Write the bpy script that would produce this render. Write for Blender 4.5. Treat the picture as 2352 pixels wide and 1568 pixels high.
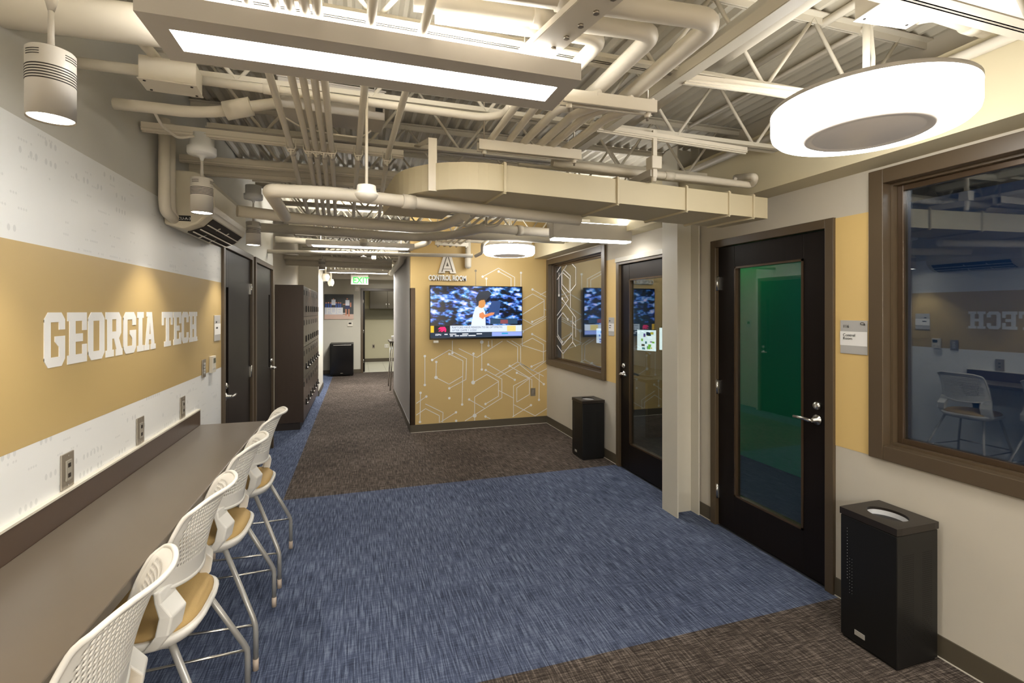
import bpy, bmesh, math, random
from math import pi, sin, cos, tan, radians, sqrt
from mathutils import Vector, Matrix
random.seed(7)
for _o in list(bpy.data.objects): bpy.data.objects.remove(_o)
S = bpy.context.scene
COL = S.collection
# ---------------------------------------------------------------- camera
F = 1115.0; CX = 1176.0; HY = 714.0; CAMH = 1.64
TH = math.atan(351.0/F); ST, CT = sin(TH), cos(TH)
cam = bpy.data.cameras.new('camera'); camo = bpy.data.objects.new('camera', cam); COL.objects.link(camo)
cam.sensor_width = 36; cam.lens = F/2352*36; cam.shift_y = -(784-HY)/2352
cam.clip_start = .02; cam.clip_end = 60
camo.location = (0, 0, CAMH); camo.rotation_euler = (pi/2, 0, -TH)
S.camera = camo
# ---------------------------------------------------------------- world, exposure, large lights
W = bpy.data.worlds.new('world'); S.world = W; W.use_nodes = True
W.node_tree.nodes['Background'].inputs[0].default_value = (1, .98, .95, 1)
W.node_tree.nodes['Background'].inputs[1].default_value = .25
S.view_settings.view_transform = 'Standard'; S.view_settings.look = 'None'
S.view_settings.exposure = 1.38; S.view_settings.gamma = 1
S.view_settings.use_curve_mapping = False
S.cycles.use_denoising = True
S.cycles.max_bounces = 8; S.cycles.diffuse_bounces = 4; S.cycles.glossy_bounces = 4
S.cycles.transparent_max_bounces = 12; S.cycles.sample_clamp_indirect = 6
E_LIN, E_LINUP, E_ROUND, E_CYL, E_SPOT = 16.0, 17.0, 6.8, 12.0, 11.0
def area(name, loc, size, power, color=(1, .975, .94), rot=(0, 0, 0), size_y=None):
    l = bpy.data.lights.new(name, 'AREA'); l.energy = power; l.color = color; l.size = size
    if size_y: l.shape = 'RECTANGLE'; l.size_y = size_y
    o = bpy.data.objects.new(name, l); o.location = loc; o.rotation_euler = rot; COL.objects.link(o); return o
area('ceiling_light_behind', (.07, -2.4, 2.38), 1.2, 60, size_y=.25)
area('ceiling_light_behind', (1.8, -3.1, 2.3), .6, 50)
area('kitchen_light', (1.2, 15.2, 2.6), 1.2, 15, (1, .97, .9))
area('corridor_fill', (.3, 11.0, 2.5), .6, 45, (1, .97, .92))  # added fill that brightens the corridor, no fixture modelled here
# ---------------------------------------------------------------- pixels to points
def U(x, y, z=None, X=None, Y=None):
    k = (x-CX)/F; wx = ST + k*CT; wy = CT - k*ST; wz = (HY-y)/F
    if z is not None: d = (z-CAMH)/wz
    elif X is not None: d = X/wx
    else: d = Y/wy
    return Vector((d*wx, d*wy, CAMH + d*wz))
# ---------------------------------------------------------------- materials
def lin(c):
    return tuple(((v/255)/12.92 if v/255 <= .04045 else ((v/255+.055)/1.055)**2.4) for v in c)
MATS = {}
def mat(name, rgb, rough=.6, metal=0., noise=.06, scale=6., bump=0., bscale=300., spec=.5, coat=0., stretch=None):
    if name in MATS: return MATS[name]
    m = bpy.data.materials.new(name); m.use_nodes = True; nt = m.node_tree; N = nt.nodes; L = nt.links
    b = N['Principled BSDF']; c = lin(rgb)
    b.inputs['Roughness'].default_value = rough; b.inputs['Metallic'].default_value = metal
    b.inputs['Specular IOR Level'].default_value = spec; b.inputs['Coat Weight'].default_value = coat
    tc = N.new('ShaderNodeTexCoord'); mp = N.new('ShaderNodeMapping'); L.new(tc.outputs['Object'], mp.inputs[0])
    if stretch: mp.inputs['Scale'].default_value = stretch
    n = N.new('ShaderNodeTexNoise'); n.inputs['Scale'].default_value = scale; n.inputs['Detail'].default_value = 4
    L.new(mp.outputs[0], n.inputs['Vector'])
    r = N.new('ShaderNodeMix'); r.data_type = 'RGBA'
    r.inputs[6].default_value = (*[v*(1-noise) for v in c], 1); r.inputs[7].default_value = (*[min(1, v*(1+noise)) for v in c], 1)
    L.new(n.outputs['Fac'], r.inputs[0]); L.new(r.outputs[2], b.inputs['Base Color'])
    if bump:
        n2 = N.new('ShaderNodeTexNoise'); n2.inputs['Scale'].default_value = bscale; L.new(mp.outputs[0], n2.inputs['Vector'])
        bp = N.new('ShaderNodeBump'); bp.inputs['Strength'].default_value = bump; bp.inputs['Distance'].default_value = .002
        L.new(n2.outputs['Fac'], bp.inputs['Height']); L.new(bp.outputs[0], b.inputs['Normal'])
    MATS[name] = m; return m
def emis(name, rgb, s):
    if name[:4] in ('scr_', 'mon_'): s *= .5
    if name in MATS: return MATS[name]
    m = bpy.data.materials.new(name); m.use_nodes = True; b = m.node_tree.nodes['Principled BSDF']
    b.inputs['Base Color'].default_value = (.02, .02, .02, 1)
    b.inputs['Emission Color'].default_value = (*lin(rgb), 1); b.inputs['Emission Strength'].default_value = s
    MATS[name] = m; return m
def glass(name, tint=(.72, .78, .78), gain=2.0):
    m = bpy.data.materials.new(name); m.use_nodes = True; nt = m.node_tree; N = nt.nodes; L = nt.links
    N.remove(N['Principled BSDF']); out = N['Material Output']
    t = N.new('ShaderNodeBsdfTransparent'); t.inputs[0].default_value = (*tint, 1)
    g = N.new('ShaderNodeBsdfGlossy'); g.inputs['Roughness'].default_value = .0; g.inputs[0].default_value = (1, 1, 1, 1)
    f = N.new('ShaderNodeFresnel'); ge = N.new('ShaderNodeNewGeometry'); mr = N.new('ShaderNodeMath'); mr.operation = 'MULTIPLY_ADD'
    L.new(ge.outputs['Backfacing'], mr.inputs[0]); mr.inputs[1].default_value = 1/1.5-1.5; mr.inputs[2].default_value = 1.5; L.new(mr.outputs[0], f.inputs[0])
    mu = N.new('ShaderNodeMath'); mu.operation = 'MULTIPLY'; mu.inputs[1].default_value = gain; mu.use_clamp = True
    L.new(f.outputs[0], mu.inputs[0]); mx = N.new('ShaderNodeMixShader'); L.new(mu.outputs[0], mx.inputs[0])
    L.new(t.outputs[0], mx.inputs[1]); L.new(g.outputs[0], mx.inputs[2]); L.new(mx.outputs[0], out.inputs[0])
    return m
def carpet(name, dark, mid, light, along):
    m = bpy.data.materials.new(name); m.use_nodes = True; nt = m.node_tree; N = nt.nodes; L = nt.links
    b = N['Principled BSDF']; b.inputs['Roughness'].default_value = .95; b.inputs['Specular IOR Level'].default_value = .1
    tc = N.new('ShaderNodeTexCoord')
    def noise(sc, s, det=3, dist=0.):
        mp = N.new('ShaderNodeMapping'); mp.inputs['Scale'].default_value = s; L.new(tc.outputs['Object'], mp.inputs[0])
        n = N.new('ShaderNodeTexNoise'); n.inputs['Scale'].default_value = sc; n.inputs['Detail'].default_value = det
        n.inputs['Distortion'].default_value = dist; L.new(mp.outputs[0], n.inputs['Vector']); return n
    a = noise(1, (140, 7, 1)); c = noise(1, (12, 140, 1)); e = noise(1, (300, 300, 1), 2); big = noise(1.4, (1, 1, 1), 2)
    def mth(op, x, y):
        k = N.new('ShaderNodeMath'); k.operation = op
        for i, v in enumerate((x, y)):
            if isinstance(v, (int, float)): k.inputs[i].default_value = v
            else: L.new(v, k.inputs[i])
        return k.outputs[0]
    wa, wc = (.58, .22) if along else (.36, .40)
    s = mth('ADD', mth('MULTIPLY', a.outputs['Fac'], wa), mth('MULTIPLY', c.outputs['Fac'], wc))
    s = mth('ADD', s, mth('MULTIPLY', e.outputs['Fac'], .20 if along else .24)); s = mth('ADD', s, mth('MULTIPLY', mth('SUBTRACT', big.outputs['Fac'], .5), .10))
    r = N.new('ShaderNodeValToRGB'); L.new(s, r.inputs[0]); el = r.color_ramp.elements
    el[0].position = .38; el[0].color = (*lin(dark), 1); el[1].position = .64; el[1].color = (*lin(light), 1)
    q = el.new(.5); q.color = (*lin(mid), 1)
    L.new(r.outputs[0], b.inputs['Base Color'])
    bp = N.new('ShaderNodeBump'); bp.inputs['Strength'].default_value = .6; bp.inputs['Distance'].default_value = .004
    L.new(s, bp.inputs['Height']); L.new(bp.outputs[0], b.inputs['Normal'])
    return m
def graphic_mat():
    # printed wall covering: white with small pale grey dots and dashes (flat print)
    m = mat('white_print_vinyl', (232, 233, 232), .45, noise=.015); nt = m.node_tree; N = nt.nodes; L = nt.links
    b = N['Principled BSDF']; src = b.inputs['Base Color'].links[0].from_socket
    tc = N.new('ShaderNodeTexCoord'); sep = N.new('ShaderNodeSeparateXYZ'); L.new(tc.outputs['Object'], sep.inputs[0])
    def mth(op, *v):
        k = N.new('ShaderNodeMath'); k.operation = op
        for i, x in enumerate(v):
            if isinstance(x, (int, float)): k.inputs[i].default_value = x
            else: L.new(x, k.inputs[i])
        return k.outputs[0]
    def layer(cy, cz, ry, rz, dens, seed):
        y = mth('DIVIDE', sep.outputs['Y'], cy); z = mth('DIVIDE', sep.outputs['Z'], cz)
        fy = mth('FLOOR', y); fz = mth('FLOOR', z)
        # clusters
        co = N.new('ShaderNodeCombineXYZ'); L.new(mth('FLOOR', mth('DIVIDE', fy, 4)), co.inputs[0]); L.new(fz, co.inputs[1]); co.inputs[2].default_value = seed
        wn = N.new('ShaderNodeTexWhiteNoise'); L.new(co.outputs[0], wn.inputs['Vector'])
        co2 = N.new('ShaderNodeCombineXYZ'); L.new(fy, co2.inputs[0]); L.new(fz, co2.inputs[1]); co2.inputs[2].default_value = seed+9
        wn2 = N.new('ShaderNodeTexWhiteNoise'); L.new(co2.outputs[0], wn2.inputs['Vector'])
        on = mth('MULTIPLY', mth('LESS_THAN', wn.outputs['Value'], dens), mth('LESS_THAN', wn2.outputs['Value'], .75))
        dy = mth('DIVIDE', mth('SUBTRACT', mth('FRACT', y), .5), ry); dz = mth('DIVIDE', mth('SUBTRACT', mth('FRACT', z), .5), rz)
        d = mth('ADD', mth('MULTIPLY', dy, dy), mth('MULTIPLY', dz, dz))
        return mth('MULTIPLY', on, mth('LESS_THAN', d, 1.0))
    m1 = layer(.026, .062, .27, .17, .16, 1); m2 = layer(.012, .043, .36, .10, .2, 5)
    fac = mth('MULTIPLY', mth('MAXIMUM', m1, mth('MULTIPLY', m2, .8)), .34)
    mx = N.new('ShaderNodeMix'); mx.data_type = 'RGBA'; L.new(fac, mx.inputs[0]); L.new(src, mx.inputs[6]); mx.inputs[7].default_value = (*lin((176, 180, 182)), 1)
    L.new(mx.outputs[2], b.inputs['Base Color']); return m
def crowd_mat():
    # the picture on the television: a blurred, blue-lit crowd (flat print on a screen)
    m = bpy.data.materials.new('screen_crowd'); m.use_nodes = True; nt = m.node_tree; N = nt.nodes; L = nt.links
    b = N['Principled BSDF']; b.inputs['Base Color'].default_value = (.01, .01, .01, 1); b.inputs['Roughness'].default_value = .15
    tc = N.new('ShaderNodeTexCoord'); mp = N.new('ShaderNodeMapping'); mp.inputs['Rotation'].default_value = (0, radians(-38), 0)
    mp.inputs['Scale'].default_value = (10, 10, 20); L.new(tc.outputs['Object'], mp.inputs[0])
    no = N.new('ShaderNodeTexNoise'); no.inputs['Scale'].default_value = 1.; no.inputs['Detail'].default_value = 2; L.new(mp.outputs[0], no.inputs['Vector'])
    v = N.new('ShaderNodeTexVoronoi'); v.inputs['Scale'].default_value = 1.1; L.new(mp.outputs[0], v.inputs['Vector'])
    bg = N.new('ShaderNodeTexNoise'); bg.inputs['Scale'].default_value = 3.2; L.new(tc.outputs['Object'], bg.inputs['Vector'])
    r = N.new('ShaderNodeValToRGB'); el = r.color_ramp.elements
    el[0].position = .44; el[0].color = (*lin((3, 8, 24)), 1); el[1].position = .72; el[1].color = (*lin((205, 215, 255)), 1)
    a = el.new(.52); a.color = (*lin((14, 48, 104)), 1); a = el.new(.60); a.color = (*lin((70, 130, 215)), 1)
    ad = N.new('ShaderNodeMath'); ad.operation = 'MULTIPLY_ADD'; L.new(bg.outputs['Fac'], ad.inputs[0]); ad.inputs[1].default_value = .5
    L.new(no.outputs['Fac'], ad.inputs[2]); s2 = N.new('ShaderNodeMath'); s2.operation = 'SUBTRACT'; L.new(ad.outputs[0], s2.inputs[0]); s2.inputs[1].default_value = .22
    L.new(s2.outputs[0], r.inputs[0])
    hs = N.new('ShaderNodeMix'); hs.data_type = 'RGBA'; hs.blend_type = 'SOFT_LIGHT'; hs.inputs[0].default_value = .35
    L.new(r.outputs[0], hs.inputs[6]); L.new(v.outputs['Color'], hs.inputs[7])
    L.new(hs.outputs[2], b.inputs['Emission Color']); b.inputs['Emission Strength'].default_value = .55
    return m
CREAM = mat('cream_pipe_paint', (214, 206, 190), .45, noise=.04, scale=5)
CREAM2 = mat('cream_steel_paint', (204, 197, 181), .5, noise=.06, scale=5)
DUCT = mat('duct_paint', (194, 183, 154), .55, noise=.05, scale=4)
DECKM = mat('deck_paint', (194, 187, 170), .6, noise=.12, scale=3)
GREYWALL = mat('grey_wall_paint', (198, 196, 188), .7, noise=.02, bump=.1)
BEIGE = mat('beige_wall_paint', (196, 188, 172), .7, noise=.02, bump=.1)
BULK = mat('cream_soffit_paint', (204, 193, 162), .7, noise=.02)
GOLD = mat('gold_wall_vinyl', (192, 166, 112), .35, noise=.03, scale=2)
GOLDR = mat('gold_wall_paint', (220, 188, 122), .5, noise=.02, scale=2)
WHITE = mat('white_vinyl', (238, 238, 236), .45, noise=.01)
BASEB = mat('vinyl_baseboard', (84, 76, 62), .5, noise=.05)
BRONZE = mat('bronze_frame_paint', (84, 70, 52), .35, noise=.05, spec=.6)
BLACKDOOR = mat('espresso_veneer', (24, 18, 15), .36, spec=.2, noise=.3, scale=4, stretch=(12, 12, .6))
LAMIN = mat('brown_laminate', (98, 88, 76), .32, noise=.08, scale=3)
LAMIND = mat('dark_laminate', (78, 62, 50), .35, noise=.1, scale=3)
LOCK = mat('locker_laminate', (58, 46, 38), .35, noise=.15, scale=4, stretch=(8, 8, .8))
CHROME = mat('brushed_steel', (200, 198, 192), .25, 1., noise=.04)
NICKEL = mat('nickel_plate', (168, 160, 148), .35, .8, noise=.05)
BLACK = mat('black_powder_coat', (10, 9, 8), .45, noise=.1)
BLACKG = mat('black_gloss', (10, 10, 12), .15, noise=.05)
PLASTIC = mat('white_stool_plastic', (234, 231, 223), .4, noise=.02)
CUSH = mat('gold_seat_fabric', (198, 166, 108), .7, noise=.06, scale=40, bump=.3)
LEGM = mat('silver_leg_paint', (176, 174, 168), .35, .4, noise=.03)
LAMPG = mat('lamp_housing_paint', (190, 184, 176), .45, noise=.02)
LAMPW = mat('pendant_paint', (206, 200, 190), .4, noise=.02)
DISCGLOW = mat('grey_disc_added_glow', (205, 196, 186), .4, noise=.06)
DISCGLOW.node_tree.nodes['Principled BSDF'].inputs['Emission Color'].default_value = (1, .9, .78, 1); DISCGLOW.node_tree.nodes['Principled BSDF'].inputs['Emission Strength'].default_value = .05  # faint emission added to brighten the centre disc
SLOT = mat('dark_slot', (40, 32, 26), .7, noise=.05)
OFFW = mat('off_white_plastic', (216, 210, 196), .4, noise=.02)
SIGNG = mat('sign_grey', (190, 188, 184), .4, .2, noise=.03)
SIGNW = mat('sign_white', (236, 234, 230), .4, noise=.01)
INK = mat('dark_ink', (40, 38, 36), .6, noise=.05)
E1 = emis('lamp_diffuser', (255, 253, 249), E_LIN)
E1U = emis('lamp_uplight', (255, 252, 246), E_LINUP)
E2 = emis('drum_diffuser', (255, 252, 246), E_ROUND)
E3 = emis('cylinder_lens', (255, 242, 222), E_CYL)
GL = glass('window_glass', (.70, .80, .88), 3.0)
GLD = glass('door_glass', (.74, .82, .80), 1.9)
CBLUE = carpet('blue_carpet', (52, 58, 74), (80, 89, 112), (122, 132, 152), True)
CDARK = carpet('charcoal_carpet', (42, 36, 32), (76, 68, 62), (136, 124, 114), False)
# ---------------------------------------------------------------- mesh helpers
class MB:
    def __init__(s): s.v = []; s.f = []; s.sm = []
    def add(s, vs, fs, smooth=False):
        n = len(s.v); s.v += [tuple(v) for v in vs]; s.f += [tuple(i+n for i in f) for f in fs]
        s.sm += [smooth]*len(fs) if isinstance(smooth, bool) else smooth
        return s
    def box(s, a, b, bev=0.):
        x0, y0, z0 = [min(a[i], b[i]) for i in range(3)]; x1, y1, z1 = [max(a[i], b[i]) for i in range(3)]
        if bev > 0:
            bm = bmesh.new(); bmesh.ops.create_cube(bm, size=1)
            for v in bm.verts: v.co = Vector(((x0+x1)/2+v.co.x*(x1-x0), (y0+y1)/2+v.co.y*(y1-y0), (z0+z1)/2+v.co.z*(z1-z0)))
            bmesh.ops.bevel(bm, geom=bm.edges[:], offset=bev, segments=2, affect='EDGES', profile=.5)
            bm.verts.index_update(); s.add([v.co[:] for v in bm.verts], [[v.index for v in f.verts] for f in bm.faces]); bm.free(); return s
        vs = [(x0, y0, z0), (x1, y0, z0), (x1, y1, z0), (x0, y1, z0), (x0, y0, z1), (x1, y0, z1), (x1, y1, z1), (x0, y1, z1)]
        return s.add(vs, [(0, 3, 2, 1), (4, 5, 6, 7), (0, 1, 5, 4), (1, 2, 6, 5), (2, 3, 7, 6), (3, 0, 4, 7)])
    def tube(s, pts, r, seg=12, rs=None, cap=True):
        pts = [Vector(p) for p in pts]; P = [pts[0]]
        for p in pts[1:]:
            if (p-P[-1]).length > 1e-5: P.append(p)
        pts = P; n = len(pts)
        if n < 2: return s
        T = []
        for i in range(n):
            a = pts[max(i-1, 0)]; b = pts[min(i+1, n-1)]; t = (b-a)
            if 0 < i < n-1: t = (pts[i]-a).normalized()+(b-pts[i]).normalized()
            if t.length < 1e-6: t = b-pts[i]
            T.append(t.normalized())
        ref = Vector((0, 0, 1)) if abs(T[0].z) < .9 else Vector((1, 0, 0))
        nx = T[0].cross(ref).normalized(); vs = []; fs = []; sm = []
        for i in range(n):
            if i:
                ax = T[i-1].cross(T[i])
                if ax.length > 1e-7: nx = Matrix.Rotation(T[i-1].angle(T[i]), 3, ax.normalized()) @ nx
            nx = (nx - T[i]*nx.dot(T[i])).normalized(); ny = T[i].cross(nx)
            rr = rs[i] if rs else r
            for k in range(seg):
                a = 2*pi*k/seg; vs.append(pts[i]+nx*cos(a)*rr+ny*sin(a)*rr)
        for i in range(n-1):
            for k in range(seg):
                fs.append((i*seg+k, i*seg+(k+1) % seg, (i+1)*seg+(k+1) % seg, (i+1)*seg+k)); sm.append(True)
        if cap:
            fs.append(tuple(reversed(range(seg)))); sm.append(False); fs.append(tuple(range((n-1)*seg, n*seg))); sm.append(False)
        return s.add(vs, fs, sm)
    def cyl(s, a, b, r, r2=None, seg=24): return s.tube([a, b], r, seg, [r, r if r2 is None else r2])
    def lathe(s, c, prof, seg=40, axis='Z', smooth=True):
        vs = []; fs = []; n = len(prof)
        for (r, h) in prof:
            for k in range(seg):
                a = 2*pi*k/seg
                if axis == 'Z': vs.append((c[0]+r*cos(a), c[1]+r*sin(a), c[2]+h))
                elif axis == 'X': vs.append((c[0]+h, c[1]+r*cos(a), c[2]+r*sin(a)))
                else: vs.append((c[0]+r*sin(a), c[1]+h, c[2]+r*cos(a)))
        for i in range(n-1):
            for k in range(seg): fs.append((i*seg+k, i*seg+(k+1) % seg, (i+1)*seg+(k+1) % seg, (i+1)*seg+k))
        sm = [smooth]*len(fs)
        if prof[0][0] > 0: fs.append(tuple(reversed(range(seg)))); sm.append(False)
        if prof[-1][0] > 0: fs.append(tuple(range((n-1)*seg, n*seg))); sm.append(False)
        return s.add(vs, fs, sm)
    def prism(s, poly, ax, a, b, smooth=False):
        # poly: 2-D points; ax: axis of extrusion. X -> (y,z), Y -> (x,z), Z -> (x,y)
        def P(p, h): return {'X': (h, p[0], p[1]), 'Y': (p[0], h, p[1]), 'Z': (p[0], p[1], h)}[ax]
        n = len(poly); vs = [P(p, a) for p in poly]+[P(p, b) for p in poly]
        fs = [tuple(range(n)), tuple(reversed(range(n, 2*n)))]+[(i, i+n, (i+1) % n+n, (i+1) % n) for i in range(n)]
        return s.add(vs, fs, [False, False]+[smooth]*n)
    def bar(s, a, b, w, h):
        a = Vector(a); b = Vector(b); t = (b-a).normalized(); up = Vector((0, 0, 1)) if abs(t.z) < .95 else Vector((0, 1, 0))
        x = t.cross(up).normalized(); u = x.cross(t); vs = []
        for p in (a, b):
            for i, j in ((-1, -1), (1, -1), (1, 1), (-1, 1)): vs.append(p+x*i*w/2+u*j*h/2)
        return s.add(vs, [(0, 1, 2, 3), (7, 6, 5, 4), (0, 4, 5, 1), (1, 5, 6, 2), (2, 6, 7, 3), (3, 7, 4, 0)])
    def build(s, name, m, parent=None, **props):
        me = bpy.data.meshes.new(name); me.from_pydata(s.v, [], s.f); me.materials.append(m)
        me.polygons.foreach_set('use_smooth', s.sm)
        bm = bmesh.new(); bm.from_mesh(me); bmesh.ops.recalc_face_normals(bm, faces=bm.faces[:]); bm.to_mesh(me); bm.free()
        me.update(); o = bpy.data.objects.new(name, me); COL.objects.link(o)
        if parent: o.parent = parent
        for k, v in props.items(): o[k] = v
        return o
def tag(o, label, cat=None, group=None, kind=None):
    o['label'] = label
    if cat: o['category'] = cat
    if group: o['group'] = group
    if kind: o['kind'] = kind
    return o
def thing(name, label, cat, loc=(0, 0, 0), rotz=0, group=None):
    o = bpy.data.objects.new(name, None); o.empty_display_size = .1; COL.objects.link(o); o.location = loc; o.rotation_euler = (0, 0, rotz)
    return tag(o, label, cat, group)
def place(parent_loc, o):   # part built in world coordinates under an Empty that is not at the origin
    o.matrix_parent_inverse = Matrix.Translation(-Vector(parent_loc)); return o
def copy_tree(o, parent=None):
    c = o.copy(); COL.objects.link(c)
    if parent: c.parent = parent
    for ch in [q for q in bpy.data.objects if q.parent == o]: copy_tree(ch, c)
    return c
def text(name, body, size, loc, facing, m, parent=None, ext=.001, xscale=1., align='LEFT', bold=0.):
    cu = bpy.data.curves.new(name, 'FONT'); cu.body = body; cu.size = size; cu.extrude = ext; cu.align_x = align; cu.offset = bold
    cu.space_line = .85; cu.resolution_u = 3
    to = bpy.data.objects.new(name, cu); COL.objects.link(to); dg = bpy.context.evaluated_depsgraph_get(); dg.update()
    me = bpy.data.meshes.new_from_object(to.evaluated_get(dg)); bpy.data.objects.remove(to)
    ax = {'L': ((0, 1, 0), (0, 0, 1)), 'R': ((0, -1, 0), (0, 0, 1)), 'B': ((1, 0, 0), (0, 0, 1))}[facing]
    X = Vector(ax[0]); Z = Vector(ax[1]); Nn = X.cross(Z); L0 = Vector(loc)
    for v in me.vertices: v.co = L0+X*v.co.x*xscale+Z*v.co.y+Nn*v.co.z
    me.materials.clear(); me.materials.append(m); o = bpy.data.objects.new(name, me); COL.objects.link(o)
    if parent: o.parent = parent
    return o
# ================================================================ THE ROOM
XL, XR, YB, ZD = -1.0, 2.627, 6.64, 2.95      # left wall, right wall, television wall, roof deck
def wallgrid(axis, p0, p1, a0, a1, z0, z1, holes):
    m = MB(); A = sorted({a0, a1, *[h[0] for h in holes], *[h[1] for h in holes]}); Z = sorted({z0, z1, *[h[2] for h in holes], *[h[3] for h in holes]})
    A = [a for a in A if a0 <= a <= a1]; Z = [z for z in Z if z0 <= z <= z1]
    for i in range(len(A)-1):
        # merge vertical runs that are solid
        run = None
        for j in range(len(Z)-1):
            ca = (A[i]+A[i+1])/2; cz = (Z[j]+Z[j+1])/2
            solid = not any(h[0] < ca < h[1] and h[2] < cz < h[3] for h in holes)
            if solid: run = (run[0], Z[j+1]) if run else (Z[j], Z[j+1])
            if (not solid or j == len(Z)-2) and run:
                if axis == 'X': m.box((p0, A[i], run[0]), (p1, A[i+1], run[1]))
                else: m.box((A[i], p0, run[0]), (A[i+1], p1, run[1]))
                run = None
    return m
def struct(m, name, mt, label): return m.build(name, mt, label=label, kind='structure')
floor = struct(MB().box((-.63, -3.5, -.05), (XR, 2.09, 0)), 'floor', CDARK, 'charcoal brown woven carpet in the foreground beside the near black bin')
floor2 = struct(MB().box((-1.12, -3.5, -.05), (-.63, 13.5, 0)).box((-.63, 2.09, -.05), (XR, 4.61, 0)), 'floor', CBLUE, 'blue streaked carpet in the middle of the room and along the lockers')
floor3 = struct(MB().box((-.63, 4.61, -.05), (XR, YB, 0)).box((-.63, YB, -.05), (3.2, 13.56, 0)).box((-2.6, 10.05, -.05), (-1.12, 13.56, 0)), 'floor', CDARK, 'charcoal brown woven carpet below the television and down the corridor')
tile = mat('pale_floor_tile', (214, 212, 196), .3, noise=.04)
kf = struct(MB().box((-.6, 13.56, -.05), (3.4, 16.4, -.012)), 'floor', mat('tile_grout', (150, 146, 132), .8), 'pale tiled floor beyond the doorway at the corridor end')
tm = MB().box((0, 0, 0), (.452, .452, .012), .002); t0 = tm.build('floor_tile', tile, kf)
for i in range(5):
    for j in range(6):
        o = t0 if (i, j) == (0, 0) else t0.copy()
        if o is not t0: COL.objects.link(o)
        o.location = (-.2+i*.456, 13.565+j*.456, -.012)
# left wall with its printed covering and the two doors
DOORS_L = [(4.18, 5.27), (5.375, 6.446)]
wl = struct(wallgrid('X', XL-.12, XL, -3.5, 6.50, 0, ZD+.1, [(a, b, 0, 2.18) for a, b in DOORS_L]), 'wall_left', GREYWALL, 'long left wall with white print, gold band and slab lettering')
GM = graphic_mat()
MB().box((XL, -3.5, 1.855), (XL+.002, 4.17, 2.235)).build('printed_covering', GM, wl, label='white printed covering above the gold band')
MB().box((XL, -3.5, .1), (XL+.002, 4.17, 1.215)).build('printed_covering', GM, wl, label='white printed covering below the gold band')
MB().box((XL, -3.5, 1.215), (XL+.0025, 4.17, 1.855)).build('gold_band', GOLD, wl, label='wide matte gold band')
R_ = lambda x0, y0, x1, y1: [(x0, y0), (x1, y0), (x1, y1), (x0, y1)]
TOP = [(0, .82), (1, .82), (1, .87), (.82, 1), (.18, 1), (0, .87)]; BOT = [(.18, 0), (.82, 0), (1, .13), (1, .18), (0, .18), (0, .13)]
LET = {'G': [TOP, BOT, R_(0, .13, .3, .87), R_(.7, .68, 1, .87), R_(.7, .13, 1, .46), [(.5, .56), (.5, .46), (.7, .36), (1, .42), (1, .56)]],
 'O': [TOP, BOT, R_(0, .13, .3, .87), R_(.7, .13, 1, .87)],
 'C': [TOP, BOT, R_(0, .13, .3, .87), R_(.7, .66, 1, .87), R_(.7, .13, 1, .34)],
 'E': [R_(.1, 0, .4, 1), R_(0, .83, 1, 1), R_(.76, .64, 1, .84), R_(0, 0, 1, .17), R_(.76, .16, 1, .36), R_(.38, .42, .78, .58)],
 'R': [R_(.1, 0, .38, 1), R_(0, 0, .48, .15), [(0, .84), (.94, .84), (.94, .88), (.8, 1), (0, 1)], R_(.64, .52, .94, .88), [(.36, .4), (.8, .4), (.94, .52), (.94, .56), (.36, .56)], [(.48, .42), (.78, .42), (.98, .14), (.66, .14)], R_(.6, 0, 1.02, .15)],
 'I': [R_(.22, 0, .78, 1), R_(0, 0, 1, .15), R_(0, .85, 1, 1)],
 'A': [[(.1, .1), (.36, .1), (.56, 1), (.34, 1)], [(.9, .1), (.64, .1), (.44, 1), (.66, 1)], R_(.25, .27, .75, .41), R_(0, 0, .44, .14), R_(.56, 0, 1, .14), R_(.2, .88, .66, 1)],
 'T': [R_(.36, 0, .64, 1), R_(0, .83, 1, 1), R_(0, .62, .17, .84), R_(.83, .62, 1, .84), R_(.2, 0, .8, .15)],
 'H': [R_(.12, 0, .38, 1), R_(.62, 0, .88, 1), R_(.38, .42, .62, .58), R_(0, 0, .47, .15), R_(.53, 0, 1, .15), R_(0, .85, .47, 1), R_(.53, .85, 1, 1)]}
for ch, a, b in [('G', 2.0, 2.12), ('E', 2.135, 2.265), ('O', 2.275, 2.40), ('R', 2.41, 2.555), ('G', 2.568, 2.695), ('I', 2.708, 2.78), ('A', 2.785, 2.925), ('T', 3.01, 3.165), ('E', 3.177, 3.30), ('C', 3.312, 3.43), ('H', 3.442, 3.595)]:
    m = MB()
    for i, pl in enumerate(LET[ch]): m.prism([(a+p[0]*(b-a), 1.448+p[1]*.187) for p in pl], 'X', XL+.002, XL+.0045+i*.00003)
    m.build('slab_letter', WHITE, wl)
m = MB().box((XL+.0028, 3.605, 1.45), (XL+.004, 3.611, 1.456)); m.build('slab_letter', WHITE, wl, label='tiny full stop after the lettering')
# the wall jogs behind the lockers, then a white end wall in the corridor
struct(MB().box((-1.22, 6.5, 0), (-1.1, 10.05, ZD+.1)), 'wall_left', BEIGE, 'pale wall behind the lockers')
struct(MB().box((-1.22, 10.05, 0), (-.75, 11.3, ZD+.1)), 'wall_left', mat('white_corridor_paint', (214, 210, 198), .6, noise=.02), 'white wall stub just past the lockers')
struct(MB().box((-.752, 10.03, 0), (-.74, 11.3, .1)), 'baseboard_left', BASEB, 'dark skirting on the white wall stub past the lockers')
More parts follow.
